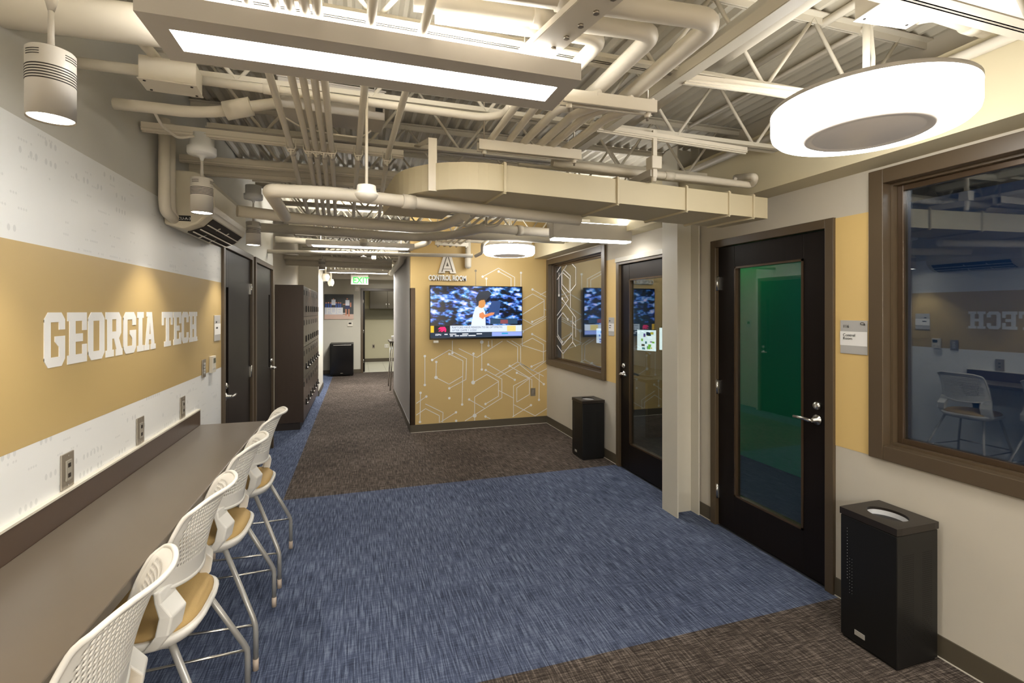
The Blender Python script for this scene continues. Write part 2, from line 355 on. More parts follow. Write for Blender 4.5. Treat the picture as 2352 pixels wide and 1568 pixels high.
# right wall with windows and glazed doors
WIN = [(.14, 1.906), (4.84, 6.60)]; DR = [(2.114, 3.142), (3.57, 4.60)]; WZ = (.865, 2.38)
wr = struct(wallgrid('X', XR, XR+.13, -3.5, YB+.12, 0, ZD+.1, [(a, b, *WZ) for a, b in WIN]+[(a, b, 0, 2.18) for a, b in DR]), 'wall_right', BEIGE, 'beige right wall with two dark framed windows and two glazed doors')
MB().box((XR-.002, 1.906, WZ[0]), (XR, 2.114, 2.175)).build('gold_panel', GOLDR, wr, label='gold painted panel between near door and near window')
MB().box((XR-.002, 4.60, WZ[0]), (XR, 4.84, 2.2)).build('gold_panel', GOLDR, wr, label='gold painted panel between far door and far window')
for a, b in ((-3.5, 2.114), (3.142, 3.57), (4.60, YB)):
    o = struct(MB().box((XR-.008, a, .006), (XR, b, .105)), 'baseboard_right', BASEB, {-3.5: 'dark skirting under the near window', 3.142: 'dark skirting beside the steel column', 4.60: 'dark skirting under the far window'}[a])
    MB().box((XR-.010, a, 0), (XR, b, .006)).build('caulk_line', OFFW, o)
struct(MB().box((2.43, -3.5, 2.4), (XR+.3, YB, 2.76)), 'trim_1', BULK, 'cream boxed bulkhead running above the right hand windows and doors')
# television wall
wb = struct(MB().box((.66, YB, 0), (XR+.13, YB+.12, ZD+.1)), 'wall_back', GOLDR if False else mat('gold_feature_wall', (206, 177, 118), .5, noise=.03, scale=1.5), 'gold feature wall with white circuit lines behind the television')
o = struct(MB().box((.66, YB-.008, .006), (XR, YB, .105)), 'baseboard_back', BASEB, 'dark skirting under the gold television wall'); MB().box((.66, YB-.010, 0), (XR, YB, .006)).build('caulk_line', OFFW, o)
wc = struct(MB().box((.66, YB+.12, 0), (.78, 10.0, 2.42)), 'wall_corridor', mat('grey_partition_paint', (168, 164, 162), .6, noise=.02), 'grey partition along the right of the corridor')
struct(MB().box((.652, YB, .006), (.66, 10.0, .105)), 'baseboard_corridor', BASEB, 'dark skirting along the grey corridor partition')
cg = struct(MB().box((.652, YB-.006, .105), (.72, YB+.0, 1.95)).box((.652, YB-.006, .105), (.66, YB+.07, 1.95)), 'trim_2', mat('bronze_corner_guard', (70, 56, 42), .25, .5), 'bronze metal corner guard where corridor meets gold wall')
CIRC = [([(198,830),(198,1003)],[(198,830),(198,1003)]), ([(242,853),(345,793),(448,845),(445,970),(345,1023)],[(242,853),(345,1023)]),
 ([(345,817),(427,858),(422,1120)],[(345,817),(422,1120)]), ([(267,865),(265,958),(343,998),(425,950)],[(267,865),(265,958,10)]),
 ([(363,738),(363,812)],[(363,812)]), ([(403,785),(510,838),(663,740)],[]), ([(490,815),(488,988)],[(490,815),(488,988,12)]),
 ([(540,745),(540,910)],[(540,745,11),(540,910)]), ([(580,740),(580,767)],[(580,767)]), ([(601,735),(601,775)],[]), ([(578,880),(738,972)],[(578,880),(738,972)]),
 ([(563,914),(660,967),(660,1080),(440,1218)],[(563,914),(497,1187,12)]), ([(497,1215),(497,1075),(640,982)],[]), ([(488,988),(570,940),(640,980),(640,1070),(562,1117)],[(562,1117)]),
 ([(464,1090),(560,1145)],[(464,1090)]), ([(620,945),(755,865),(910,950)],[(707,889)]), ([(640,955),(768,880),(912,998)],[(912,998)]),
 ([(690,738),(755,775),(755,865)],[]), ([(720,738),(773,770),(773,880)],[]), ([(773,760),(843,722),(910,760),(910,860),(838,892)],[(838,892)]),
 ([(842,698),(935,748),(935,850),(843,917),(773,872)],[(842,698)]), ([(785,765),(910,805),(938,790)],[]), ([(730,1193),(730,1008),(940,900)],[]),
 ([(885,938),(883,1092)],[(883,1092)]), ([(750,1105),(750,1020),(825,965),(825,1060),(750,1105)],[]), ([(750,930),(840,970),(840,1018)],[(750,930)]),
 ([(730,1120),(860,1188),(940,1138)],[]), ([(725,1193),(835,1124)],[(835,1124)]), ([(640,1035),(730,1082)],[]), ([(707,889),(825,960)],[]),
 ([(545,353),(640,302),(737,357),(737,430)],[(545,353)]), ([(641,322),(715,362),(715,430)],[(641,322)]), ([(567,365),(567,430)],[(567,365)]), ([(775,330),(775,430)],[(775,330)]),
 ([(844,430),(938,482)],[(844,430)]), ([(890,462),(940,435)],[]), ([(775,497),(845,457),(914,493),(914,590),(842,624)],[(842,624)]), ([(775,585),(912,500)],[]),
 ([(775,602),(845,640),(938,585)],[]), ([(783,683),(938,600)],[(783,683,11)]), ([(783,683),(783,770)],[]), ([(915,548),(937,560)],[]), ([(937,482),(937,600)],[]),
 ([(172,1050),(169,1225)],[(172,1050),(169,1225)]), ([(148,1113),(207,1072)],[(207,1072)]), ([(148,1183),(202,1145),(285,1187),(285,1228)],[]),
 ([(202,1117),(307,1168),(305,1228)],[]), ([(293,1225),(385,1167)],[(385,1167)]), ([],[(345,1082)]), ([],[(386,1218)]), ([(562,1192),(590,1205)],[(562,1192)])]
zp = lambda p: (900+p[0]/2.613, 500+p[1]/2.613)
def ribbon(m, P, w, depth, nrm):
    n = Vector(nrm)
    for a, b in zip(P, P[1:]):
        t = (b-a).normalized(); s = t.cross(n).normalized()*w/2; a = a-t*w*.35; b = b+t*w*.35
        q = [a-s, b-s, b+s, a+s]; m.add([p for p in q]+[p+n*depth for p in q], [(0, 1, 2, 3), (7, 6, 5, 4), (0, 4, 5, 1), (1, 5, 6, 2), (2, 6, 7, 3), (3, 7, 4, 0)])
def disc(m, c, r, depth, nrm):
    n = Vector(nrm); m.tube([c, c+n*depth], r, 14)
for k, (L, D) in enumerate(CIRC):
    m = MB(); w = .0085; grey = False
    ribbon(m, [U(*zp(p), Y=YB-.001) for p in L], w, .0015, (0, -1, 0))
    for d in D: disc(m, U(*zp(d), Y=YB-.001), (.017 if len(d) < 3 else .0023*d[2]), .002, (0, -1, 0))
    m.build('circuit_line', WHITE, wb)
m = MB(); ribbon(m, [U(*zp(p), Y=YB-.001) for p in [(503, 318), (503, 420)]], .0085, .0015, (0, -1, 0)); disc(m, U(*zp((503, 318)), Y=YB-.001), .017, .002, (0, -1, 0))
m.build('circuit_line', mat('grey_vinyl', (140, 128, 104), .5), wb, label='grey vertical circuit line with a dot')
# corridor end and kitchen
struct(wallgrid('Y', 13.5, 13.62, -2.6, 3.2, 0, ZD+.1, [(.10, 1.05, 0, 2.18)]), 'wall_end', mat('pale_end_wall_paint', (196, 192, 178), .6, noise=.02), 'pale wall at the end of the corridor')
struct(MB().box((-2.6, 13.485, 0), (.04, 13.5, .1)).box((1.11, 13.485, 0), (3.2, 13.5, .1)), 'baseboard_end', BASEB, 'dark skirting at the corridor end')
struct(MB().box((3.2, 10.0, 0), (3.3, 13.6, ZD+.1)).box((.78, 9.9, 0), (3.3, 10.0, ZD)), 'wall_side', BEIGE, 'beige side wall beyond the corridor partition')
struct(MB().box((-2.7, 10.05, 0), (-2.6, 13.6, ZD+.1)).box((-2.7, 10.0, 0), (-1.22, 10.05, ZD)), 'wall_side', BEIGE, 'beige side wall left of the small black fridge')
struct(MB().box((-.7, 16.3, 0), (3.5, 16.42, 2.9)).box((3.4, 13.6, 0), (3.5, 16.3, 2.9)).box((-.7, 13.6, 0), (-.6, 16.3, 2.9)), 'wall_kitchen', mat('kitchen_wall_paint', (196, 190, 164), .6, noise=.02), 'beige kitchen wall seen through the far doorway')
struct(MB().box((-.6, 16.285, 0), (3.4, 16.3, .11)), 'baseboard_kitchen', BASEB, 'dark skirting in the kitchen beyond the doorway')
struct(MB().box((-.7, 13.6, 2.85), (3.5, 16.4, 2.95)), 'ceiling', BEIGE, 'flat kitchen ceiling beyond the doorway')
dt = struct(MB().box((.04, 13.46, 0), (.10, 13.64, 2.24)).box((1.05, 13.46, 0), (1.11, 13.64, 2.24)).box((.10, 13.46, 2.18), (1.05, 13.64, 2.24)), 'door_5', BRONZE, 'bronze frame of the open doorway at the corridor end')
o = MB().box((.10, 13.64, .01), (.145, 14.5, 2.17)).build('door_leaf', BLACKDOOR, dt, label='dark leaf swung open into the kitchen')
for z in (1.9, 1.1, .3): MB().cyl((.112, 13.635, z-.05), (.112, 13.635, z+.05), .012, seg=10).box((.1, 13.60, z-.05), (.104, 13.64, z+.05)).build('hinge', CHROME, dt)
# room behind the camera
struct(MB().box((-1.1, -3.6, 0), (XR+.1, -3.5, ZD+.1)), 'wall_front', BEIGE, 'beige wall behind the viewpoint')
# roof deck: corrugated sheet, flutes along the room
def deck(x0, x1, y0, y1):
    m = MB(); p = .078; prof = []; x = x0
    while x < x1:
        prof += [(x, 0), (x+.018, .0), (x+.032, .022), (x+.060, .022)]; x += p
    vs = []; fs = []
    for (a, h) in prof: vs += [(a, y0, ZD+h), (a, y1, ZD+h)]
    for i in range(len(prof)-1): fs.append((2*i, 2*i+2, 2*i+3, 2*i+1))
    m.add(vs, fs); n = len(prof)
    m.box((x0, y0, ZD+.05), (x1, y1, ZD+.09)); return m
dk = struct(deck(-2.7, 3.4, -3.6, 13.7), 'ceiling', DECKM, 'cream painted corrugated steel roof deck')
# ---- control rooms behind the right wall
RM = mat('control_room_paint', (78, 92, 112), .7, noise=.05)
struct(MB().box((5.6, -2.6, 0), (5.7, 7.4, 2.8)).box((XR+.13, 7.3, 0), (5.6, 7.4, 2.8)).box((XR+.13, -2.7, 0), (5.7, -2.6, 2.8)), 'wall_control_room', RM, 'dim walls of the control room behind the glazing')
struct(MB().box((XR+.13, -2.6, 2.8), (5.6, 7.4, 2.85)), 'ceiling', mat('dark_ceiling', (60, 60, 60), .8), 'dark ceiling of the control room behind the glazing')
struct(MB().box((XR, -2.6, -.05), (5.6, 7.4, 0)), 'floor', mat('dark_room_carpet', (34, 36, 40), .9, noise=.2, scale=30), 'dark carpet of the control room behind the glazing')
struct(MB().box((4.15, 3.2, 0), (4.22, 5.3, 2.8)), 'wall_control_room', mat('green_screen_paint', (40, 150, 96), .7, noise=.05, scale=2), 'green wall glowing behind the near glazed door')
g = area('green_stage_light', (3.86, 4.45, 2.45), .25, .8, (.2, 1, .55)); g.rotation_euler = (0, radians(-10), 0)
area('blue_wall_fill', (3.2, 2.4, 2.5), .6, 6.5, (.18, .5, .9), (0, radians(-62), 0))  # added blue fill aimed at the back wall, no monitor stands here
area('monitor_glow', (5.0, 6.0, 1.6), .6, 6, (.8, .9, 1), (0, radians(70), 0))
# ---- windows
def window(n, a, b, lab):
    z0, z1 = WZ; w = .075; x = XR
    fr = MB()
    for (ya, yb, za, zb) in ((a, a+w, z0, z1), (b-w, b, z0, z1), (a+w, b-w, z1-w, z1), (a+w, b-w, z0, z0+w)): fr.box((x-.028, ya, za), (x+.03, yb, zb), .003)
    s = struct(fr, 'window_%d' % n, BRONZE, lab)
    w2 = w+.012
    m = MB()
    for (ya, yb, za, zb) in ((a+.004, a+w2, z0+.004, z1-.004), (b-w2, b-.004, z0+.004, z1-.004), (a+w2, b-w2, z1-w2, z1-.004), (a+w2, b-w2, z0+.004, z0+w2)): m.box((x+.03, ya, za), (x+.125, yb, zb))
    m.build('reveal', BRONZE, s)
    m = MB(); g0, g1, h0, h1 = a+w2, b-w2, z0+w2, z1-w2; t = .028
    for (ya, yb, za, zb) in ((g0, g0+t, h0, h1), (g1-t, g1, h0, h1), (g0+t, g1-t, h1-t, h1), (g0+t, g1-t, h0, h0+t)): m.box((x+.062, ya, za), (x+.10, yb, zb), .002)
    m.build('glazing_bead', mat('bead_paint', (78, 62, 46), .25, .3), s)
    MB().box((x+.077, g0+.004, h0+.004), (x+.083, g1-.004, h1-.004)).build('pane', GL, s)
    return s
w1 = window(1, *WIN[0], 'large bronze framed window at the right edge with reflections of the stools')
w2_ = window(2, *WIN[1], 'bronze framed window beside the television wall with white line decals')
DEC = [[(1040,240),(1027,270),(992,325)], [(1090,235),(1104,250)], [(992,370),(1040,300),(1063,258),(1104,300),(1104,400),(1073,440)], [(1003,465),(1003,330)], [(1022,485),(1104,600),(1104,715)],
 [(1030,310),(1072,350),(1072,540)], [(1018,425),(1018,330),(1030,312)], [(1022,335),(1028,330),(1066,365),(1066,450),(1022,400),(1022,335)], [(992,585),(1060,490),(1018,425)], [(1057,610),(1027,570)],
 [(1022,745),(995,700),(995,610),(1025,570),(1033,580)], [(1085,590),(1085,745),(1104,772)], [(992,710),(1025,765),(1080,700)], [(992,765),(1027,815),(1085,745)], [(1027,815),(1027,850)], [(1085,625),(1104,650)]]
for k, L in enumerate(DEC):
    m = MB(); ribbon(m, [U(*zp(p), X=XR+.076) for p in L], .011, .001, (-1, 0, 0))
    if k in (3, 4, 9, 10): disc(m, U(*zp(L[0]), X=XR+.076), .02, .0012, (-1, 0, 0))
    m.build('line_decal', WHITE, w2_)
# ---- doors
def lever(parent, x, y, z, s, d, name='door_handle'):   # s: normal sign along X, d: direction of the lever along Y
    m = MB().lathe((x, y, z), [(.030, 0), (.032, s*.004), (.030, s*.012), (.014, s*.016), (.012, s*.05)], 20, 'X')
    m.tube([(x+s*.05, y, z), (x+s*.058, y+d*.012, z), (x+s*.058, y+d*.06, z+.003), (x+s*.052, y+d*.125, z)], .009, 10, [.011, .012, .010, .009])
    o = m.build(name, CHROME, parent); 
    MB().lathe((x, y, z+.085), [(.026, 0), (.027, s*.004), (.022, s*.018), (.010, s*.022)], 20, 'X').box((x+s*.02, y-.002, z+.075), (x+s*.030, y+.002, z+.095)).build('deadbolt', CHROME, parent); return o
def glazed_door(n, a, b, hinge, lab):
    x = XR; w = .055; m = MB()
    m.box((x-.02, a, 0), (x+.13, a+w, 2.18), .003).box((x-.02, b-w, 0), (x+.13, b, 2.18), .003).box((x-.02, a+w, 2.18-w), (x+.13, b-w, 2.18), .003)
    m.box((x+.06, a+w, 0), (x+.08, a+w+.012, 2.12)).box((x+.06, b-w-.012, 0), (x+.08, b-w, 2.12))
    s = struct(m, 'door_%d' % n, BRONZE, lab)
    l0, l1, zt = a+w+.003, b-w-.003, 2.18-w-.004; st = .165; zg0, zg1 = .275, 1.965
    m = MB().box((x+.01, l0, .01), (x+.055, l0+st, zt), .002).box((x+.01, l1-st, .01), (x+.055, l1, zt), .002).box((x+.01, l0+st, zg1), (x+.055, l1-st, zt), .002).box((x+.01, l0+st, .01), (x+.055, l1-st, zg0), .002)
    lf = m.build('door_leaf', BLACKDOOR, s); m = MB(); t = .014
    for (ya, yb, za, zb) in ((l0+st, l0+st+t, zg0, zg1), (l1-st-t, l1-st, zg0, zg1), (l0+st, l1-st, zg1-t, zg1), (l0+st, l1-st, zg0, zg0+t)): m.box((x+.006, ya, za), (x+.05, yb, zb))
    m.build('glass_stop', mat('bead_paint', (78, 62, 46)), lf)
    MB().box((x+.028, l0+st+.002, zg0+.002), (x+.034, l1-st-.002, zg1-.002)).build('pane', GLD, lf)
    hy = l1 if hinge > 0 else l0; ky = l0+.065 if hinge > 0 else l1-.065
    for z in (1.85, 1.06, .26): MB().cyl((x-.004, hy+.002*hinge, z-.055), (x-.004, hy+.002*hinge, z+.055), .008, seg=10).box((x-.004, hy-.02, z-.05), (x+.011, hy+.018, z+.05)).build('hinge', CHROME, s)
    lever(lf, x+.01, ky, .985, -1, hinge)
    yk = a+w if hinge > 0 else b-w
    MB().box((x+.0, yk-.003, .93), (x+.03, yk+.003, 1.06)).build('strike_plate', mat('dark_strike', (60, 48, 38), .3, .6), s)
    return s
d1 = glazed_door(1, *DR[0], 1, 'near glazed espresso door with green glow behind its glass')
d2 = glazed_door(2, *DR[1], -1, 'far glazed espresso door between steel column and far window')
MB().box((XR-.034, 3.60, 2.152), (XR-.02, 4.595, 2.2), .002).build('head_reflection', mat('head_reflection_paint', (176, 170, 154), .4), d2, label='pale strip painted as the lamp reflection along the door head')  # added strip: lamp reflection on the frame head, put into pale colour
def solid_door(n, a, b, hinge, lab):
    x = XL; w = .05
    m = MB().box((x-.12, a, 0), (x+.02, a+w, 2.18), .003).box((x-.12, b-w, 0), (x+.02, b, 2.18), .003).box((x-.12, a+w, 2.18-w), (x+.02, b-w, 2.18), .003)
    s = struct(m, 'door_%d' % n, BRONZE, lab); l0, l1, zt = a+w+.003, b-w-.003, 2.18-w-.004
    ys = l0+.10 if hinge > 0 else l1-.17; v0, v1, zz0, zz1 = ys, ys+.07, .98, 1.83
    m = MB().box((x-.045, l0, .01), (x-.002, v0, zt), .002).box((x-.045, v1, .01), (x-.002, l1, zt), .002).box((x-.045, v0, zz1), (x-.002, v1, zt)).box((x-.045, v0, .01), (x-.002, v1, zz0))
    lf = m.build('door_leaf', BLACKDOOR, s); MB().box((x-.03, v0, zz0), (x-.022, v1, zz1)).build('vision_slot', BLACKG, lf, label='narrow black vision slot')
    hy = l1 if hinge > 0 else l0; ky = l0+.05 if hinge > 0 else l1-.05
    for z in (1.85, 1.06, .26): MB().cyl((x+.006, hy+.002*hinge, z-.055), (x+.006, hy+.002*hinge, z+.055), .009, seg=10).box((x-.004, hy-.022, z-.05), (x+.008, hy+.02, z+.05)).build('hinge', CHROME, s)
    lever(lf, x-.002, ky, .97, 1, hinge); return s
solid_door(3, *DOORS_L[0], 1, 'dark solid door nearest the counter on the left wall')
solid_door(4, *DOORS_L[1], -1, 'dark solid door next to the lockers on the left wall')
# ---- steel column: I section, flanges facing the room
cm = MB().box((2.40, 3.27, 0), (2.412, 3.47, ZD)).box((2.412, 3.364, 0), (2.60, 3.376, ZD)).box((2.60, 3.27, 0), (2.612, 3.47, ZD))
struct(cm, 'trim_3', mat('column_paint', (202, 196, 180), .5, noise=.03), 'cream painted steel I section column between the glazed doors')
# ================================================================ FURNITURE AND WALL THINGS
# counter
ct = thing('wall_counter', 'long brown laminate counter with backsplash along the left wall', 'counter', (-.8, .2, 0))
def cp(m, name, mt, **k): return place((-.8, .2, 0), m.build(name, mt, ct, **k))
CY0, CY1 = -1.2, 3.60
cp(MB().box((XL+.02, CY0, .872), (-.60, CY1, .905), .004), 'worktop', LAMIN)
cp(MB().box((XL+.003, CY0, .872), (XL+.02, CY1, 1.0)), 'backsplash', LAMIND, label='dark upstand along the wall')
cp(MB().box((XL+.001, CY0, 1.0), (XL+.022, CY1, 1.008)), 'caulk_edge', OFFW, label='pale cap on the upstand')
for y in (.0, 1.75, 3.5): cp(MB().box((XL+.003, y, .55), (XL+.03, y+.04, .872)).box((XL+.003, y, .84), (-.68, y+.04, .872)).prism([(XL+.03, .60), (XL+.03, .84), (-.72, .84)], 'Y', y+.012, y+.028), 'bracket', BLACK)
# stools
def make_stool():
    root = thing('counter_stool', '', 'stool', (0, 0, 0))
    # seat shell (rounded plan)
    def plan(sx, sy, cx, n=40, e=3.2):
        return [(cx+math.copysign(abs(cos(t))**(2/e), cos(t))*sx, math.copysign(abs(sin(t))**(2/e), sin(t))*sy) for t in [2*pi*k/n for k in range(n)]]
    def loft(layers, m):
        vs = []; fs = []; n = len(layers[0][0])
        for pl, z in layers: vs += [(p[0], p[1], z) for p in pl]
        for i in range(len(layers)-1):
            for k in range(n): fs.append((i*n+k, i*n+(k+1) % n, (i+1)*n+(k+1) % n, (i+1)*n+k))
        sm = [True]*len(fs); fs += [tuple(reversed(range(n))), tuple(range((len(layers)-1)*n, len(layers)*n))]; sm += [False, False]
        m.add(vs, fs, sm); return m
    loft([(plan(.15, .17, -.01), 0.520), (plan(.19, .205, 0), 0.535), (plan(.205, .222, 0), 0.557), (plan(.208, .226, 0), 0.571), (plan(.200, .218, 0), 0.576)], MB()).build('seat', PLASTIC, root)
    loft([(plan(.190, .208, 0), 0.575), (plan(.192, .210, 0), 0.585), (plan(.180, .198, 0), 0.599), (plan(.13, .15, 0), 0.607), (plan(.05, .06, 0), 0.609)], MB()).build('cushion', CUSH, root, label='gold fabric seat cushion')
    # back shell, a curved perforated sheet
    def bp(u, v):
        z = .70+.30*v
        hw = .212-.018*v; c = abs(u)
        z -= .022*max(0, (c-.55)/.45)**2*v**3
        z += .030*(1-v)**2*c*c
        x = .168+.075*v+.018*v*v-.075*c*c-.010*sin(pi*v)
        x += .018*max(0, (v-.85)/.15)**2
        return Vector((x, u*hw, z))
    nu, nv = 76, 57; gv = [[bp(-1+2*i/nu, j/nv) for i in range(nu+1)] for j in range(nv+1)]
    bm = bmesh.new(); V = [[bm.verts.new(p) for p in row] for row in gv]
    for j in range(nv):
        for i in range(nu):
            hole = 6 <= i < nu-6 and 12 <= j < nv-5 and (j % 3 != 0) and ((i+(j//3)) % 2 == 0)
            if not hole: bm.faces.new((V[j][i], V[j][i+1], V[j+1][i+1], V[j+1][i]))
    me = bpy.data.meshes.new('backrest'); bm.to_mesh(me); bm.free(); me.materials.append(PLASTIC)
    bk = bpy.data.objects.new('backrest', me); COL.objects.link(bk); bk.parent = root
    for p in me.polygons: p.use_smooth = True
    so = bk.modifiers.new('thick', 'SOLIDIFY'); so.thickness = .0035; so.offset = 0
    rim = [bp(-1, j/20) for j in range(21)]+[bp(-1+2*i/30, 1) for i in range(1, 31)]+[bp(1, 1-j/20) for j in range(1, 21)]+[bp(1-2*i/30, 0) for i in range(1, 31)]
    MB().tube(rim, .0075, 8, cap=False).build('rim', PLASTIC, root)
    # lower band and side uprights
    for s in (-1, 1):
        m = MB(); vs = []
        pts = [(.118, .150, .222, .735), (.124, .140, .226, .70), (.138, .152, .232, .655), (.128, .160, .236, .60), (.095, .150, .232, .555), (.05, .12, .20, .535)]
        for (px, ya, yb, pz) in pts:
            for dx, yy in ((-.010, ya), (.012+.02*(pz < .7), ya), (-.006+.02*(pz < .7), yb), (-.026, yb)): vs.append((px+dx, s*yy, pz))
        fs = [(0, 1, 2, 3), (23, 22, 21, 20)]
        for i in range(5):
            for k in range(4): fs.append((i*4+k, i*4+(k+1) % 4, i*4+4+(k+1) % 4, i*4+4+k))
        m.add(vs, fs)
        up = m.build('upright', PLASTIC, root); b2 = up.modifiers.new('bev', 'BEVEL'); b2.width = .006; b2.segments = 3
    for s in (-1, 1):
        P = [(.13, s*.17, .535), (.262, s*.243, .235), (.272, s*.250, .205), (.274, s*.250, .17), (.274, s*.250, .05)]
        lg = MB().tube(P, .0115, 12).build('leg', LEGM, root); MB().cyl((.274, s*.250, .052), (.274, s*.250, .0), .0125, seg=12).build('foot_cap', mat('foot_cap_plastic', (196, 178, 160), .5), lg, label='pale plastic foot cap')
        P = [(-.12, s*.17, .535), (-.185, s*.225, .235), (-.19, s*.23, .205), (-.19, s*.23, .05)]
        lg = MB().tube(P, .0115, 12).build('leg', LEGM, root); MB().cyl((-.19, s*.23, .052), (-.19, s*.23, .0), .0125, seg=12).build('foot_cap', MATS['foot_cap_plastic'], lg, label='pale plastic foot cap')
        MB().tube([(.272, s*.249, .205), (-.19, s*.229, .205)], .006, 8).build('footrest', CHROME, root, label='thin chrome side bar')
    MB().tube([(-.19, -.229, .225), (-.19, .229, .225)], .007, 8).build('footrest', CHROME, root, label='thin chrome front bar')
    MB().tube([(.13, -.17, .530), (.0, -.13, .518), (.0, .13, .518), (.13, .17, .530)], .010, 8).tube([(-.12, -.17, .530), (-.12, .17, .530)], .010, 8).build('seat_support', LEGM, root)
    return root
SL = ['white perforated stool nearest the camera, cut by the bottom edge', 'second white perforated stool from the camera along the counter',
      'third white perforated stool from the camera along the counter', 'farthest white perforated stool at the counter end by the doors']
st0 = make_stool()
for i, y in enumerate((1.40, 2.05, 2.72, 3.41)):
    o = st0 if i == 0 else copy_tree(st0); o.location = (-.725, y, 0); o['label'] = SL[i]; o['group'] = 'white stools along the counter'
# bins
def bin_(x0, y0, lab):
    s = thing('waste_bin', lab, 'bin', (x0+.137, y0+.14, 0), group='black waste bins'); w, d, h = .275, .28, .65
    m = MB().box((-w/2+.004, -d/2+.004, .012), (w/2-.004, d/2-.004, h-.036), .004).box((-w/2+.012, -d/2+.012, 0), (w/2-.012, d/2-.012, .014)); m.build('body', BLACK, s)
    # lid with a round opening
    n = 48; c = (0, 0); r = .078; out = []; inn = []
    for k in range(n):
        a = 2*pi*k/n; q = max(abs(cos(a))/(w/2), abs(sin(a))/(d/2)); out.append((cos(a)/q, sin(a)/q)); inn.append((r*cos(a)*.9, r*sin(a)*1.15))
    vs = [(*p, h-.032) for p in out]+[(*p, h) for p in out]+[(*p, h) for p in inn]+[(*p, h-.03) for p in inn]; fs = []
    for k in range(n):
        j = (k+1) % n
        fs += [(k, j, n+j, n+k), (n+k, n+j, 2*n+j, 2*n+k), (2*n+k, 2*n+j, 3*n+j, 3*n+k), (3*n+k, 3*n+j, j, k)]
    MB().add(vs, fs).build('lid', mat('black_lid_paint', (34, 28, 24), .35, noise=.08), s)
    m = MB(); vs = []; fs = []
    for (f, z) in ((1.0, h-.012), (1.02, h-.03), (.95, h-.09), (.6, h-.11)):
        vs += [(p[0]*f*.98, p[1]*f*.98, z) for p in inn]
    for i in range(3):
        for k in range(n): fs.append((i*n+k, i*n+(k+1) % n, (i+1)*n+(k+1) % n, (i+1)*n+k))
    fs.append(tuple(range(3*n, 4*n))); m.add(vs, fs, True).build('liner', mat('pale_bag_liner', (214, 214, 214), .4, noise=.1, scale=40), s, label='pale bag liner inside the opening')
    m = MB()
    for face in (0, 1):
        for bx in ((-.10, -.02), (.03, .10)):
            nx = int((bx[1]-bx[0])/.0095)
            for i in range(nx):
                for k in range(44):
                    if k > 30+8*((i*5+k) % 3): continue
                    u = bx[0]+i*.0095+.003; z = h-.13-k*.0098; e = .0018
                    if face == 0: m.add([(u-e, -d/2+.0035, z-e), (u+e, -d/2+.0035, z-e), (u+e, -d/2+.0035, z+e), (u-e, -d/2+.0035, z+e)], [(0, 1, 2, 3)])
    m.build('perforation', mat('hole_black', (3, 3, 3), .9), s, kind='stuff')
    m = MB()
    for k in range(17): m.lathe((-w/2+.0036, .10, h-.095-k*.0155), [(.0017, 0), (.0012, -.001)], 6, 'X')
    for k in range(12):
        for q in (.088, .076): m.lathe((-w/2+.0036, q, h-.24-k*.0155), [(.0011, 0), (.0008, -.001)], 6, 'X')
    m.build('dot', mat('pale_dot', (170, 170, 170), .4), s, kind='stuff', label='column of small pale dots')
    MB().box((-w/2+.001, .012, .05), (-w/2+.005, .062, .074), .001).build('badge', mat('badge_grey', (150, 146, 138), .4), s, label='small grey badge near the base').location = (0, 0, 0)
    return s
bin_(2.325, 1.572, 'black perforated waste bin beside the near glazed door under the window')
bin_(2.335, 4.845, 'black waste bin in the far corner beside the far glazed door')
# lockers
LX, LY0, LY1 = -.735, 7.28, 9.75
lk = thing('locker_bank', 'tall dark brown locker bank past the two left doors', 'lockers', (-.92, 7.28, 0))
def lp(m, name, mt, p=None, **k):
    o = m.build(name, mt, p or lk, **k); return place((-.92, 7.28, 0), o) if p is None else o
lp(MB().box((-1.095, LY0, .10), (LX, LY0+.02, 2.0), .001), 'side_panel', LOCK); lp(MB().box((-1.095, LY0+.02, .10), (LX-.02, LY1, 1.995)), 'carcass', LOCK)
lp(MB().box((-1.095, LY0+.01, 0), (LX-.045, LY1, .10)), 'plinth', mat('locker_plinth', (36, 28, 24), .5))
LD = mat('locker_door_laminate', (78, 64, 54), .28, noise=.12, scale=4, stretch=(8, 8, .8))
nc = 7; cw = (LY1-LY0-.02)/nc
for i in range(nc):
    for (z0, z1) in ((.11, .70), (.705, 1.13), (1.135, 1.56), (1.565, 1.985)):
        y0 = LY0+.02+i*cw+.003; y1 = y0+cw-.006
        d = lp(MB().box((LX-.02, y0, z0), (LX, y1, z1-.004), .0015), 'locker_door', LD)
        MB().box((LX, y0+.03, z1-.12), (LX+.004, y0+.09, z1-.05)).build('number_plate', SLOT, d)
        zl = (z0+z1)/2 - .12 if z0 < 1 else z0+.06
        MB().box((LX, y1-.055, zl), (LX+.012, y1-.02, zl+.09), .002).build('lock_case', BLACK, d)
        if z0 < 1.1: MB().lathe((LX+.012, y1-.037, zl+.02), [(.016, 0), (.016, .018), (.008, .022)], 12, 'X').build('lock_knob', CHROME, d)
